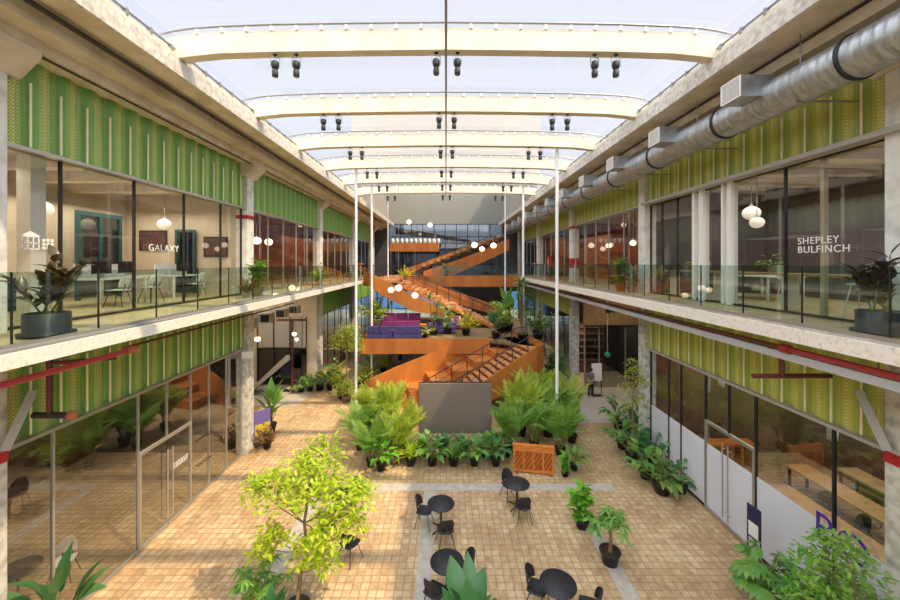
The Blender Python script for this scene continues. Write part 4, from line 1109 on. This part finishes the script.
def pot(t, r, h, kind):
    if kind is None: return h
    m = {'black': M['pot_black'], 'terra': M['terracotta'], 'stone': M['pot_stone'], 'dark': M['pot_dark'], 'blue': M['blue_glaze'], 'galv': M['pale_grey']}[kind]
    if kind == 'dark': pr = [(.001, 0), (r*1.22, 0), (r*1.22, .05), (r, .055), (r*1.0, h), (r*.93, h), (r*.93, h*.85)]
    else: pr = [(.001, 0), (r*.72, 0), (r*.95, h*.9), (r*1.04, h*.9), (r*1.04, h), (r*.92, h), (r*.9, h*.85)]
    MB().lathe(pr, n=18).build('pot', m, t, fix=False)
    MB().disc((0, 0, h*.88), r*.9, 18).build('soil', M['soil'], t)
    return h*.88
PROTO = {}
def make(kind, lm, pk, seed=0):
    global R
    R = random.Random(hash_(kind)+seed*31)
    t = thing(NAMES[kind], None, None)
    fo = MB(); st = MB(); L = M[lm]; sm = M['stem_green']
    if kind == 'palm':        # areca palm about 2.6 m high
        z = pot(t, .24, .38, pk)
        for k in range(8):
            a = R.uniform(0, 2*PI); bx, by = .09*math.cos(a), .09*math.sin(a); h = R.uniform(.3, .9)
            ln = rdir(R, 72, 88, a)
            tp = Vector((bx, by, z))+ln*h; st.tube([(bx, by, z-.03), tuple(tp)], [.022, .016], 5)
            for j in range(4):
                frond(fo, st, tp, rdir(R, 58, 84, a+R.uniform(-1.3, 1.3)), R.uniform(1.15, 1.8), R.uniform(.7, 1.5), .42, 3, .034)
    elif kind == 'lily':      # strap leaved clump, .8 m
        z = pot(t, .15, .22, pk)
        for k in range(44):
            leaf(fo, (R.uniform(-.05, .05), R.uniform(-.05, .05), z), rdir(R, 35, 80), R.uniform(.4, .75), R.uniform(.06, .10), R.uniform(.6, 1.6), 5)
        st.tube([(0, 0, z-.03), (0, 0, z+.05)], .03, 6)
    elif kind == 'broad':     # big paddle leaves on stalks, 1 m
        z = pot(t, .17, .26, pk)
        for k in range(28):
            d = rdir(R, 35, 84); h = R.uniform(.3, .75); b = Vector((R.uniform(-.04, .04), R.uniform(-.04, .04), z)); e = b+d*h
            st.tube([tuple(b), tuple(e)], .008, 4, caps=False)
            leaf(fo, e, (d.x, d.y, d.z*.25), R.uniform(.28, .42), R.uniform(.15, .22), R.uniform(.5, 1.2), 4, .12, .5)
    elif kind == 'monstera':
        z = pot(t, .2, .28, pk)
        for k in range(26):
            d = rdir(R, 25, 85); h = R.uniform(.35, .95); b = Vector((R.uniform(-.06, .06), R.uniform(-.06, .06), z)); e = b+d*h
            st.tube([tuple(b), tuple(b.lerp(e, .5)+UP*.06), tuple(e)], .01, 4, caps=False)
            dd = Vector((d.x, d.y, -.1)).normalized(); s = dd.cross(UP).normalized()
            Lf = R.uniform(.28, .42)
            for q in range(-3, 4):      # fingered blade
                ang = q*.42; v = (dd*math.cos(ang)+s*math.sin(ang)).normalized()
                leaf(fo, e, v, Lf*(1-.07*abs(q)), Lf*.34, .7, 3, .05, .8)
    elif kind == 'banana':    # strelitzia / alocasia, 2 m
        z = pot(t, .26, .36, pk)
        for k in range(11):
            d = rdir(R, 62, 86); h = R.uniform(.55, 1.25); b = Vector((R.uniform(-.08, .08), R.uniform(-.08, .08), z)); e = b+d*h
            st.tube([tuple(b), tuple(e)], [.022, .012], 6, caps=False)
            leaf(fo, e, (d.x*1.6, d.y*1.6, d.z*.9), R.uniform(.6, .9), R.uniform(.32, .42), R.uniform(.5, 1.3), 7, .14, .7)
    elif kind == 'rubber':    # rubber plant 1.3 m with stems
        z = pot(t, .34, .42, pk)
        for k in range(7):
            d = rdir(R, 48, 85); h = R.uniform(.6, 1.1); b = Vector((R.uniform(-.12, .12), R.uniform(-.12, .12), z)); e = b+d*h
            st.tube([tuple(b), tuple(e)], [.016, .01], 5)
            for j in range(13):
                q = b.lerp(e, .25+.75*j/12); leaf(fo, q, (rdir(R, 5, 60)+d*.5), R.uniform(.28, .42), R.uniform(.14, .19), .6, 4, .16, .75)
    elif kind == 'fig':       # leafy column 1.2 m
        z = pot(t, .17, .24, pk)
        for k in range(3):
            b = Vector((.06*math.cos(k*2.1), .06*math.sin(k*2.1), z)); e = b+Vector((b.x*.8, b.y*.8, R.uniform(.7, .95)))
            st.tube([tuple(b), tuple(e)], .012, 5)
            for j in range(34):
                leaf(fo, b.lerp(e, .05+.95*j/33), rdir(R, -5, 55), R.uniform(.22, .32), R.uniform(.12, .17), .7, 4, .15, .7)
    elif kind == 'moneytree':
        z = pot(t, .2, .3, pk)
        st.tube([(0, 0, z-.05), (.02, 0, z+.3), (0, .02, z+.55)], [.045, .035, .03], 8); sm = M['trunk']
        for k in range(26):
            d = rdir(R, 5, 80); h = R.uniform(.15, .45); b = Vector((0, .02, z+.5)); e = b+d*h+UP*.08
            st.tube([tuple(b), tuple(e)], .006, 4, caps=False)
            for q in range(6):
                v = rdir(R, -40, 10, q*1.05+k); leaf(fo, e, v, R.uniform(.16, .26), .07, .6, 3, .1, .8)
    elif kind == 'schefflera':
        z = pot(t, .2, .3, pk)
        for k in range(30):
            d = rdir(R, 35, 85); h = R.uniform(.3, .95); b = Vector((R.uniform(-.05, .05), R.uniform(-.05, .05), z)); e = b+d*h
            st.tube([tuple(b), tuple(e)], .007, 4, caps=False)
            for q in range(8):
                leaf(fo, e, rdir(R, -25, 5, q*.785+k), R.uniform(.16, .24), .06, .5, 3, .1, .8)
    elif kind == 'bush':      # small leaved bush 1 m
        z = pot(t, .18, .24, pk)
        for k in range(22):
            d = rdir(R, 20, 88); h = R.uniform(.35, .85); b = Vector((0, 0, z)); e = b+d*h
            st.tube([tuple(b), tuple(e)], .006, 4, caps=False)
            for j in range(16): leaf(fo, b.lerp(e, .3+.7*j/15), rdir(R, -10, 60), R.uniform(.10, .17), R.uniform(.05, .08), .4, 2, .15, .8)
    elif kind == 'dracaena':  # tall cane with tufts
        z = pot(t, .25, .36, pk)
        for k, h in ((0, 2.3), (1, 1.7), (2, 1.1)):
            b = Vector((.08*math.cos(k*2), .08*math.sin(k*2), z)); e = b+Vector((.25*math.cos(k*2.2), .1*math.sin(k*2), h))
            st.tube([tuple(b), tuple(e)], .03, 6)
            for j in range(42): leaf(fo, e-UP*R.uniform(0, .25), rdir(R, 0, 80), R.uniform(.4, .62), .055, 1.4, 4, .15, .8)
        sm = M['trunk']
    elif kind == 'fanpalm':
        z = pot(t, .2, .3, pk)
        for k in range(14):
            d = rdir(R, 30, 80); h = R.uniform(.3, .6); b = Vector((0, 0, z+.1)); e = b+d*h; st.tube([tuple(b), tuple(e)], .008, 4, caps=False)
            s = d.cross(UP).normalized()
            for q in range(-6, 7):
                a = q*.2; leaf(fo, e, d*math.cos(a)+s*math.sin(a), .34, .04, .6, 3, .1, .9)
        st.tube([(0, 0, z-.03), (0, 0, z+.12)], .04, 6)
    elif kind == 'cluster':   # unpotted ground clump, low and spreading
        z = 0.0
        pot(t, .2, .22, pk); z = .18
        for k in range(30):
            d = rdir(R, 15, 85); h = R.uniform(.2, .6); b = Vector((R.uniform(-.1, .1), R.uniform(-.1, .1), z)); e = b+d*h; st.tube([tuple(b), tuple(e)], .007, 4, caps=False)
            leaf(fo, e, (d.x, d.y, .15), R.uniform(.2, .32), R.uniform(.12, .18), R.uniform(.6, 1.3), 4, .15, .55)
    elif kind in ('limetree', 'ficustree', 'thintree', 'shrub'):
        sm = M['trunk']
        if kind == 'limetree':
            z = pot(t, .3, .42, pk)
            trunk = [(0, 0, z-.1), (.06, .05, 1.0), (.22, .0, 1.5), (.12, .1, 2.0), (.2, .1, 2.7)]; st.tube(trunk, [.05, .042, .035, .03, .018], 8)
            cent = [(.25, 0, 2.95, .8), (-.55, .1, 2.75, .55), (.95, .1, 2.6, .55), (.3, .5, 3.2, .6), (.75, -.3, 2.1, .5), (1.3, .2, 2.55, .4), (-.95, .2, 2.7, .35), (-.45, -.2, 1.9, .4), (.3, -.1, 1.6, .45), (1.15, .2, 1.9, .35), (-.7, 0, 1.55, .3), (.1, .5, 2.4, .5), (.55, .1, 1.2, .35)]
            nl, ls = 330, .15
        elif kind == 'ficustree':
            z = pot(t, .25, .32, pk); st.tube([(0, 0, z-.05), (0, 0, 2.4)], .035, 8)
            cent = [(0, 0, 3.05, .85), (.3, 0, 3.5, .55), (-.4, 0, 3.0, .6), (.4, .1, 2.7, .55), (-.1, -.2, 3.6, .5), (0, 0, .75, .55), (.35, -.2, .55, .4), (-.4, 0, .6, .4)]; nl, ls = 330, .12
        elif kind == 'thintree':
            z = pot(t, .2, .3, pk); st.tube([(0, 0, z-.05), (.1, 0, 1.6), (.05, 0, 3.2)], [.025, .02, .01], 6)
            cent = [(.05, 0, 3.0, .45), (.35, 0, 2.5, .4), (-.3, 0, 2.7, .35), (.4, 0, 2.0, .3), (-.1, .1, 2.1, .35), (.2, .1, 3.4, .3)]; nl, ls = 260, .11
        else:
            z = pot(t, .3, .4, pk); st.tube([(0, 0, z-.05), (0, 0, 2.2)], [.04, .015], 6)
            cent = [(0, 0, 2.4, .5), (.3, 0, 2.0, .5), (-.35, .1, 1.9, .45), (0, -.2, 1.5, .55), (.5, 0, 1.3, .5), (-.4, 0, 1.2, .45), (.1, .1, 2.75, .25), (0, 0, .9, .5)]; nl, ls = 190, .15
        for cx, cy, cz, r in cent:
            base = min([q for q in ([tuple(v) for v in (trunk if kind == 'limetree' else [(0, 0, z+.2), (0, 0, cz*.8)])])], key=lambda q: abs(q[2]-cz*.85))
            mid_ = ((base[0]+cx)/2, (base[1]+cy)/2, (base[2]+cz)/2-.05)
            st.tube([base, mid_, (cx, cy, cz)], [.014, .01, .005], 5, caps=False)
            for q in range(7):
                e = Vector((cx, cy, cz))+rdir(R, -40, 70)*r*.8
                st.tube([(cx, cy, cz), tuple(e)], .004, 4, caps=False)
            for q in range(int(nl*r*r*2.2)+20):
                v = rdir(R, -60, 80); rr = r*R.uniform(.25, 1)**.7
                leaf(fo, Vector((cx, cy, cz))+Vector((v.x, v.y, v.z*.7))*rr, rdir(R, -35, 45), ls*R.uniform(.8, 1.3), ls*R.uniform(.4, .55), .4, 2, .12, .8)
    fo.build('foliage', L, t, fix=False)
    st.build('trunk' if sm == M['trunk'] else 'stem', sm, t, fix=False)
    return t
def hash_(s): return sum(ord(c)*(i+3) for i, c in enumerate(s))
NAMES = dict(palm='potted_palm', lily='potted_lily', broad='potted_foliage_plant', monstera='potted_monstera', banana='strelitzia_plant', rubber='rubber_plant', fig='fiddle_leaf_plant', moneytree='money_tree', schefflera='schefflera_plant', bush='potted_bush', dracaena='dracaena_plant', fanpalm='fan_palm', cluster='ground_cover_plant', limetree='potted_tree', ficustree='potted_tree', thintree='potted_tree', shrub='potted_shrub')
def plant(kind, lm, pk, loc, label, cat='plant', s=1.0, rz=None, seed=0, group=None, sz=None):
    key = (kind, lm, pk, seed)
    if key in PROTO: t = copy_tree(PROTO[key])
    else: t = PROTO[key] = make(kind, lm, pk, seed)
    t.location = loc; t.scale = (s, s, sz or s)
    rr = random.Random(int(abs(loc[0])*971+abs(loc[1])*37))
    t.rotation_euler = (0, 0, rr.uniform(0, 6.28) if rz is None else rz)
    return tag(t, label, cat, group)
# palms left of the screen
L_ = 'areca palm left of the LED screen, '
for i, (px, py, s, lm, lb) in enumerate(((371, 466, .75, 'leaf_palm_dark', 'front left corner in a small black pot'), (394, 463, .8, 'leaf_palm', 'front one in the stone pot'), (360, 449, .8, 'leaf_palm_dark', 'leftmost'),
        (379, 446, .93, 'leaf_palm', 'middle of the group'), (403, 452, .82, 'leaf_palm', 'closest to the screen'), (392, 436, 1.0, 'leaf_palm', 'back one before the steel stair'), (372, 430, .85, 'leaf_palm', 'back left'))):
    x, y, _ = G(px, py); plant('palm', lm, 'stone' if i == 1 else 'black', (x, y, 0), L_+lb, 'palm', s, seed=i % 2, group='areca palms beside the LED screen')
L_ = 'areca palm right of the LED screen, '
for i, (px, py, s, lm, lb) in enumerate(((512, 452, .85, 'leaf_palm_dark', 'closest to the screen'), (534, 449, .85, 'leaf_palm_dark', 'just behind the orange panel'), (560, 455, .85, 'leaf_palm_dark', 'front right'), (572, 442, .9, 'leaf_palm_dark', 'rightmost'),
        (521, 436, 1.0, 'leaf_palm', 'second row, left'), (548, 436, 1.0, 'leaf_palm_dark', 'second row, middle'), (566, 428, 1.0, 'leaf_palm', 'back right, yellowish tips'), (516, 424, 1.0, 'leaf_palm', 'back left by the stair'), (538, 420, 1.05, 'leaf_palm', 'back middle, tallest'))):
    x, y, _ = G(px, py); plant('palm', lm, 'black', (x, y, 0), L_+lb, 'palm', s, seed=i % 2, group='areca palms beside the LED screen')
# row in front of the screen
kinds = [('broad', 'leaf_bright'), ('lily', 'leaf_palm'), ('lily', 'leaf_green'), ('lily', 'leaf_lime'), ('lily', 'leaf_green'), ('broad', 'leaf_green'), ('lily', 'leaf_dark'), ('lily', 'leaf_green'), ('lily', 'leaf_dark'), ('broad', 'leaf_green'), ('lily', 'leaf_green'), ('broad', 'leaf_dark'), ('broad', 'leaf_green')]
OR2 = ['first', 'second', 'third', 'fourth', 'fifth', 'sixth', 'seventh', 'eighth', 'ninth', 'tenth', 'eleventh', 'twelfth', 'thirteenth']
for i, (k, lm) in enumerate(kinds):
    px = 379+i*10.6; x, y, _ = G(px, 465 if i % 2 else 456)
    if i < 2: px += 20; x, y, _ = G(381+15*i, 470 if i == 0 else 462)
    plant(k, lm, 'black', (x, y, 0), 'low potted plant in the row before the LED screen, %s from left' % OR2[i], 'plant', 1.1 if k == 'broad' else 1.35, group='low potted plants before the LED screen')
x, y, _ = G(486, 458); plant('broad', 'leaf_green', 'black', (x+.35, y, 0), 'leafy plant in a wide black pot left of the orange panel', s=.9)
x, y, _ = G(565, 476); plant('fig', 'leaf_bright', 'black', (x, y, 0), 'bright leaved plant in a black pot right of the orange panel', s=.75)
x, y, _ = G(574, 470); plant('broad', 'leaf_green', 'black', (x, y, 0), 'dark potted plant tucked behind the bright one by the orange panel', s=.9)
x, y, _ = G(582, 527); plant('fig', 'leaf_bright', 'black', (x, y, 0), 'tall bright green fiddle leaf plant on the paving strip', s=1.25, sz=1.05)
x, y, _ = G(610, 563); plant('moneytree', 'leaf_green', 'black', (x, y, 0), 'small tree with braided trunk in a black pot on the paving strip', 'small tree', s=1.25, sz=1.1)
# right hand cluster along the studio glass
for i, (px, py, k, lm, s, lb) in enumerate(((618, 428, 'broad', 'leaf_dark', 1.0, 'farthest, near the column'), (630, 436, 'cluster', 'leaf_dark', 1.1, 'second along, low'), (622, 448, 'broad', 'leaf_green', 1.0, 'on the paving side, middle'), (640, 448, 'banana', 'leaf_dark', .72, 'tallest paddle leaves in the middle'),
        (632, 462, 'broad', 'leaf_dark', 1.0, 'front of the clump, left'), (652, 462, 'monstera', 'leaf_dark', .8, 'middle with split leaves'), (645, 478, 'broad', 'leaf_green', .9, 'at the bend in a black pot'), (664, 476, 'cluster', 'leaf_dark', 1.0, 'against the glass'), (662, 493, 'cluster', 'leaf_mid', 1.1, 'nearest the camera in a black bowl'), (680, 492, 'cluster', 'leaf_dark', .9, 'nearest, tight to the glass'))):
    x, y, _ = G(px, py); plant(k, lm, 'black', (x, y, 0), 'plant in the clump by the right studio glass, '+lb, 'plant', s*1.3, group='plants along the right studio glass')
plant('thintree', 'leaf_ficus', 'black', (7.3, 14.3, 0), 'slim airy tree rising before the second right column', 'tree', s=1.1)
# left side
plant('limetree', 'leaf_lime', 'stone', (-3.15, 7.8, 0), 'lime leaved tree with a crooked trunk in the left foreground', 'tree', s=1.02, rz=0)
plant('schefflera', 'leaf_green', 'black', (-4.0, 7.9, 0), 'dark green umbrella plant at the bottom left of the lime tree', s=1.0)
plant('banana', 'leaf_dark', 'black', (-3.5, 7.3, 0), 'dark pointed plant under the lime tree', s=.55)
plant('banana', 'leaf_dark', 'dark', (-7.35, 6.95, 0), 'big paddle leaved plant in the bottom left corner', s=1.0)
plant('banana', 'leaf_dark', 'dark', (.42, 6.5, 0), 'big leaved plant poking up at the bottom centre', s=1.0, seed=2)
plant('ficustree', 'leaf_ficus', 'stone', (-5.45, 20.3, 0), 'round crowned small tree with a straight pale trunk on the left', 'tree', s=1.1)
plant('bush', 'leaf_lime', 'blue', (-4.7, 20.6, 0), 'small bush in a blue glazed pot beside the round crowned tree', s=.8)
plant('bush', 'leaf_red', 'black', (-7.35, 15.2, 0), 'small reddish croton beside the second left column', s=1.0)
plant('banana', 'leaf_green', 'black', (-7.9, 16.6, 0), 'tall green paddle plant behind the second left column', s=1.1)
for i, (px, py, k, lm, s) in enumerate(((301, 392, 'cluster', 'leaf_green', 1.0), (310, 391, 'bush', 'leaf_green', 1.1), (320, 390, 'bush', 'leaf_mid', 1.4), (330, 390, 'broad', 'leaf_dark', 1.3), (341, 398, 'bush', 'leaf_green', 1.2), (338, 388, 'bush', 'leaf_ficus', 1.7), (362, 388, 'bush', 'leaf_ficus', 1.6), (372, 376, 'broad', 'leaf_green', 1.4), (383, 372, 'bush', 'leaf_yellow', 1.3))):
    x, y, _ = G(px, py); plant(k, lm, 'black', (x, y, 0), 'green plant in the bed by the left recess, %s from left' % OR2[i], 'plant', s, group='plants by the left recess')
# bottom right
plant('monstera', 'leaf_green', 'black', (7.2, 8.35, 0), 'split leaved monstera near the right studio entrance sign', s=1.0)
plant('monstera', 'leaf_dark', 'black', (7.3, 7.55, 0), 'darker monstera at the bottom right, nearer the camera', s=1.1, seed=1)
plant('shrub', 'leaf_palm_dark', 'black', (7.0, 6.35, 0), 'tall bushy green shrub in the bottom right corner', 'shrub', s=1.0)
plant('shrub', 'leaf_bright', 'black', (7.25, 7.0, 0), 'bright green shrub against the right column in the corner', 'shrub', s=.88)
plant('bush', 'leaf_palm', 'black', (5.95, 6.9, 0), 'pale variegated bush at the bottom edge right of centre', s=.9)
# galleries
plant('rubber', 'leaf_rubber', 'dark', (-6.95, 6.45, 6.36), 'big dark leaved rubber plant in a round charcoal planter on the left gallery', s=.9)
plant('rubber', 'leaf_purple', 'dark', (7.35, 6.25, 6.42), 'purple black rubber plant in a large dark planter on the right gallery', s=.9)
plant('fig', 'leaf_bright', 'galv', (-7.2, 14.1, 6.36), 'bright green bush beside the second left gallery column', s=1.45, sz=1.2)
plant('bush', 'leaf_red', 'galv', (-7.2, 13.3, 6.36), 'low reddish bush before the second left gallery column', s=.8)
plant('bush', 'leaf_mid', 'galv', (-7.4, 21.5, 6.36), 'grey green bush on the left gallery by the third column', s=1.2)
plant('bush', 'leaf_bright', 'galv', (-7.1, 20.5, 6.36), 'fresh green low bush on the left gallery, farther along', s=1.0)
plant('fig', 'leaf_green', 'terra', (7.35, 15.6, 6.42), 'tall green ficus in a terracotta pot on the right gallery', s=1.25)
plant('fig', 'leaf_mid', 'terra', (7.4, 14.8, 6.42), 'smaller ficus next to the terracotta potted one on the right gallery', s=.9)
plant('cluster', 'leaf_bright', 'galv', (8.9, 10.1, 7.34), 'potted pothos on the counter inside the right office', s=.6)
plant('cluster', 'leaf_yellow', 'galv', (8.8, 12.9, 7.34), 'yellow green potted plant on the counter in the right office', s=.6)
plant('bush', 'leaf_mid', 'galv', (7.5, 26.0, 6.42), 'distant bush on the right gallery beyond the red banded column', s=1.1)
# mezzanine and stair plants
for px, py, D, k, lm, s, pk, lb in ((377, 336, 26.5, 'bush', 'leaf_lime', 2.0, 'galv', 'big lime bush left of the magenta sofa'), (347, 330, 30.0, 'bush', 'leaf_ficus', 2.0, 'galv', 'bush at the far left under the gallery'),
        (434, 337, 23.6, 'dracaena', 'leaf_dark', .75, 'black', 'dark spiky plant right of the sofas'), (448, 334, 24, 'broad', 'leaf_mid', 1.3, 'black', 'grey green plant next to the yellow one'), (466, 333, 23.6, 'bush', 'leaf_yellow', 1.2, 'black', 'bright yellow topped bush in the middle of the mezzanine'),
        (496, 338, 22.5, 'fanpalm', 'leaf_dark', 1.1, 'black', 'small fan palm at the stair top'), (508, 322, 25, 'banana', 'leaf_green', 1.1, 'black', 'broad leaved plant behind the landing'), (500, 325, 24.5, 'bush', 'leaf_ficus', 1.7, 'black', 'olive bush beside the landing'),
        (425, 337, 22.9, 'cluster', 'leaf_lime', .8, 'black', 'small lime clump at the mezzanine edge'), (549, 333, 20.8, 'rubber', 'leaf_dark', 1.25, 'black', 'large dark plant in a black pot on the right landing'), (538, 331, 22.4, 'bush', 'leaf_mid', 1.6, 'black', 'grey green bush on the right landing'), (560, 336, 20.3, 'cluster', 'leaf_bright', 1.4, 'black', 'trailing green plant at the right edge of the landing')):
    x, y, z = AT(px, py, D); plant(k, lm, pk, (x, D, 3.0 if px > 360 and -5 < x < 5.75 else 0), 'potted plant, '+lb, 'plant', s*1.3, group='plants on and around the mezzanine')
plant('dracaena', 'leaf_dark', 'black', (4.5, 21.6, 3.0), 'tall palm like dracaena rising above the landing', 'plant', s=1.35)
plant('bush', 'leaf_yellow', 'galv', (-3.0, 27.5, 6.3), 'yellow leaved plant at the top of the middle staircase', s=1.1)
plant('broad', 'leaf_green', 'galv', (0.0, 32.5, 6.32), 'green plant at the foot of the upper staircase', s=1.2)
plant('shrub', 'leaf_dark', 'black', (6.2, 20.6, 0), 'tall dark shrub in the shade right of the stair', 'shrub', s=1.0)
plant('shrub', 'leaf_green', 'black', (6.75, 22.2, 0), 'dark shrub beside the right recess pier', 'shrub', s=.9, seed=1)

# ------------------------------------------------------------------ the woman by the board
def skin_body(name, verts, edges, radii, m, parent, sub=2):
    me = bpy.data.meshes.new(name); me.from_pydata(verts, edges, []); o = lnk(bpy.data.objects.new(name, me)); o.parent = parent
    md = o.modifiers.new('skin', 'SKIN'); 
    for i, r in enumerate(radii):
        v = me.skin_vertices[0].data[i]; v.radius = (r, r) if not isinstance(r, tuple) else r
    me.skin_vertices[0].data[0].use_root = True
    sb = o.modifiers.new('sub', 'SUBSURF'); sb.levels = sub; sb.render_levels = sub
    me.materials.append(m)
    return o
x, y, _ = G(591, 398)
pr = thing('person', 'woman with long dark hair, grey top and black trousers, standing by the white board', 'person', (x, y, 0), .35)
V = [(0, 0, .92), (0, 0, 1.1), (0, .01, 1.3), (0, .01, 1.4), (0, 0, 1.47), (0, -.01, 1.56), (0, -.01, 1.63),
     (.15, 0, 1.36), (.2, .02, 1.1), (.16, -.14, .98), (.1, -.2, 1.02), (-.15, 0, 1.36), (-.21, .01, 1.1), (-.2, -.03, .86), (-.2, -.04, .78),
     (.09, 0, .86), (.1, -.01, .48), (.1, .02, .08), (-.09, 0, .86), (-.11, .03, .48), (-.12, .05, .08), (.1, -.12, .04), (-.13, -.09, .04)]
E = [(0, 1), (1, 2), (2, 3), (3, 4), (4, 5), (5, 6), (2, 7), (7, 8), (8, 9), (9, 10), (2, 11), (11, 12), (12, 13), (13, 14), (0, 15), (15, 16), (16, 17), (0, 18), (18, 19), (19, 20), (17, 21), (20, 22)]
Rr = [(.13, .1), (.115, .085), (.15, .09), (.06, .06), (.042, .045), (.07, .085), (.06, .075), .05, .04, .03, .03, .05, .04, .03, .028, .085, .06, .04, .085, .06, .04, .03, .03]
skin_body('body', V, E, Rr, M['skin'], pr)
V2 = [(0, 0, .95), (0, 0, 1.1), (0, .01, 1.3), (0, .01, 1.37), (.15, 0, 1.355), (.2, .02, 1.12), (-.15, 0, 1.355), (-.205, .01, 1.12)]
skin_body('top', V2, [(0, 1), (1, 2), (2, 3), (2, 4), (4, 5), (2, 6), (6, 7)], [(.15, .115), (.13, .1), (.16, .1), (.07, .07), .062, .052, .062, .052], M['cloth_grey'], pr)
V3 = [(0, 0, .95), (.09, 0, .86), (.1, -.01, .48), (.1, .02, .1), (-.09, 0, .86), (-.11, .03, .48), (-.12, .05, .1)]
skin_body('trousers', V3, [(0, 1), (1, 2), (2, 3), (0, 4), (4, 5), (5, 6)], [(.15, .12), .1, .075, .062, .1, .075, .062], M['cloth_black'], pr)
MB().sphere((0, .015, 1.6), .105, 14, 10, 1.15).prism([(-.1, 1.22), (.1, 1.22), (.105, 1.6), (-.105, 1.6)], .03, .11).build('hair', M['hair'], pr, bevel=.02)
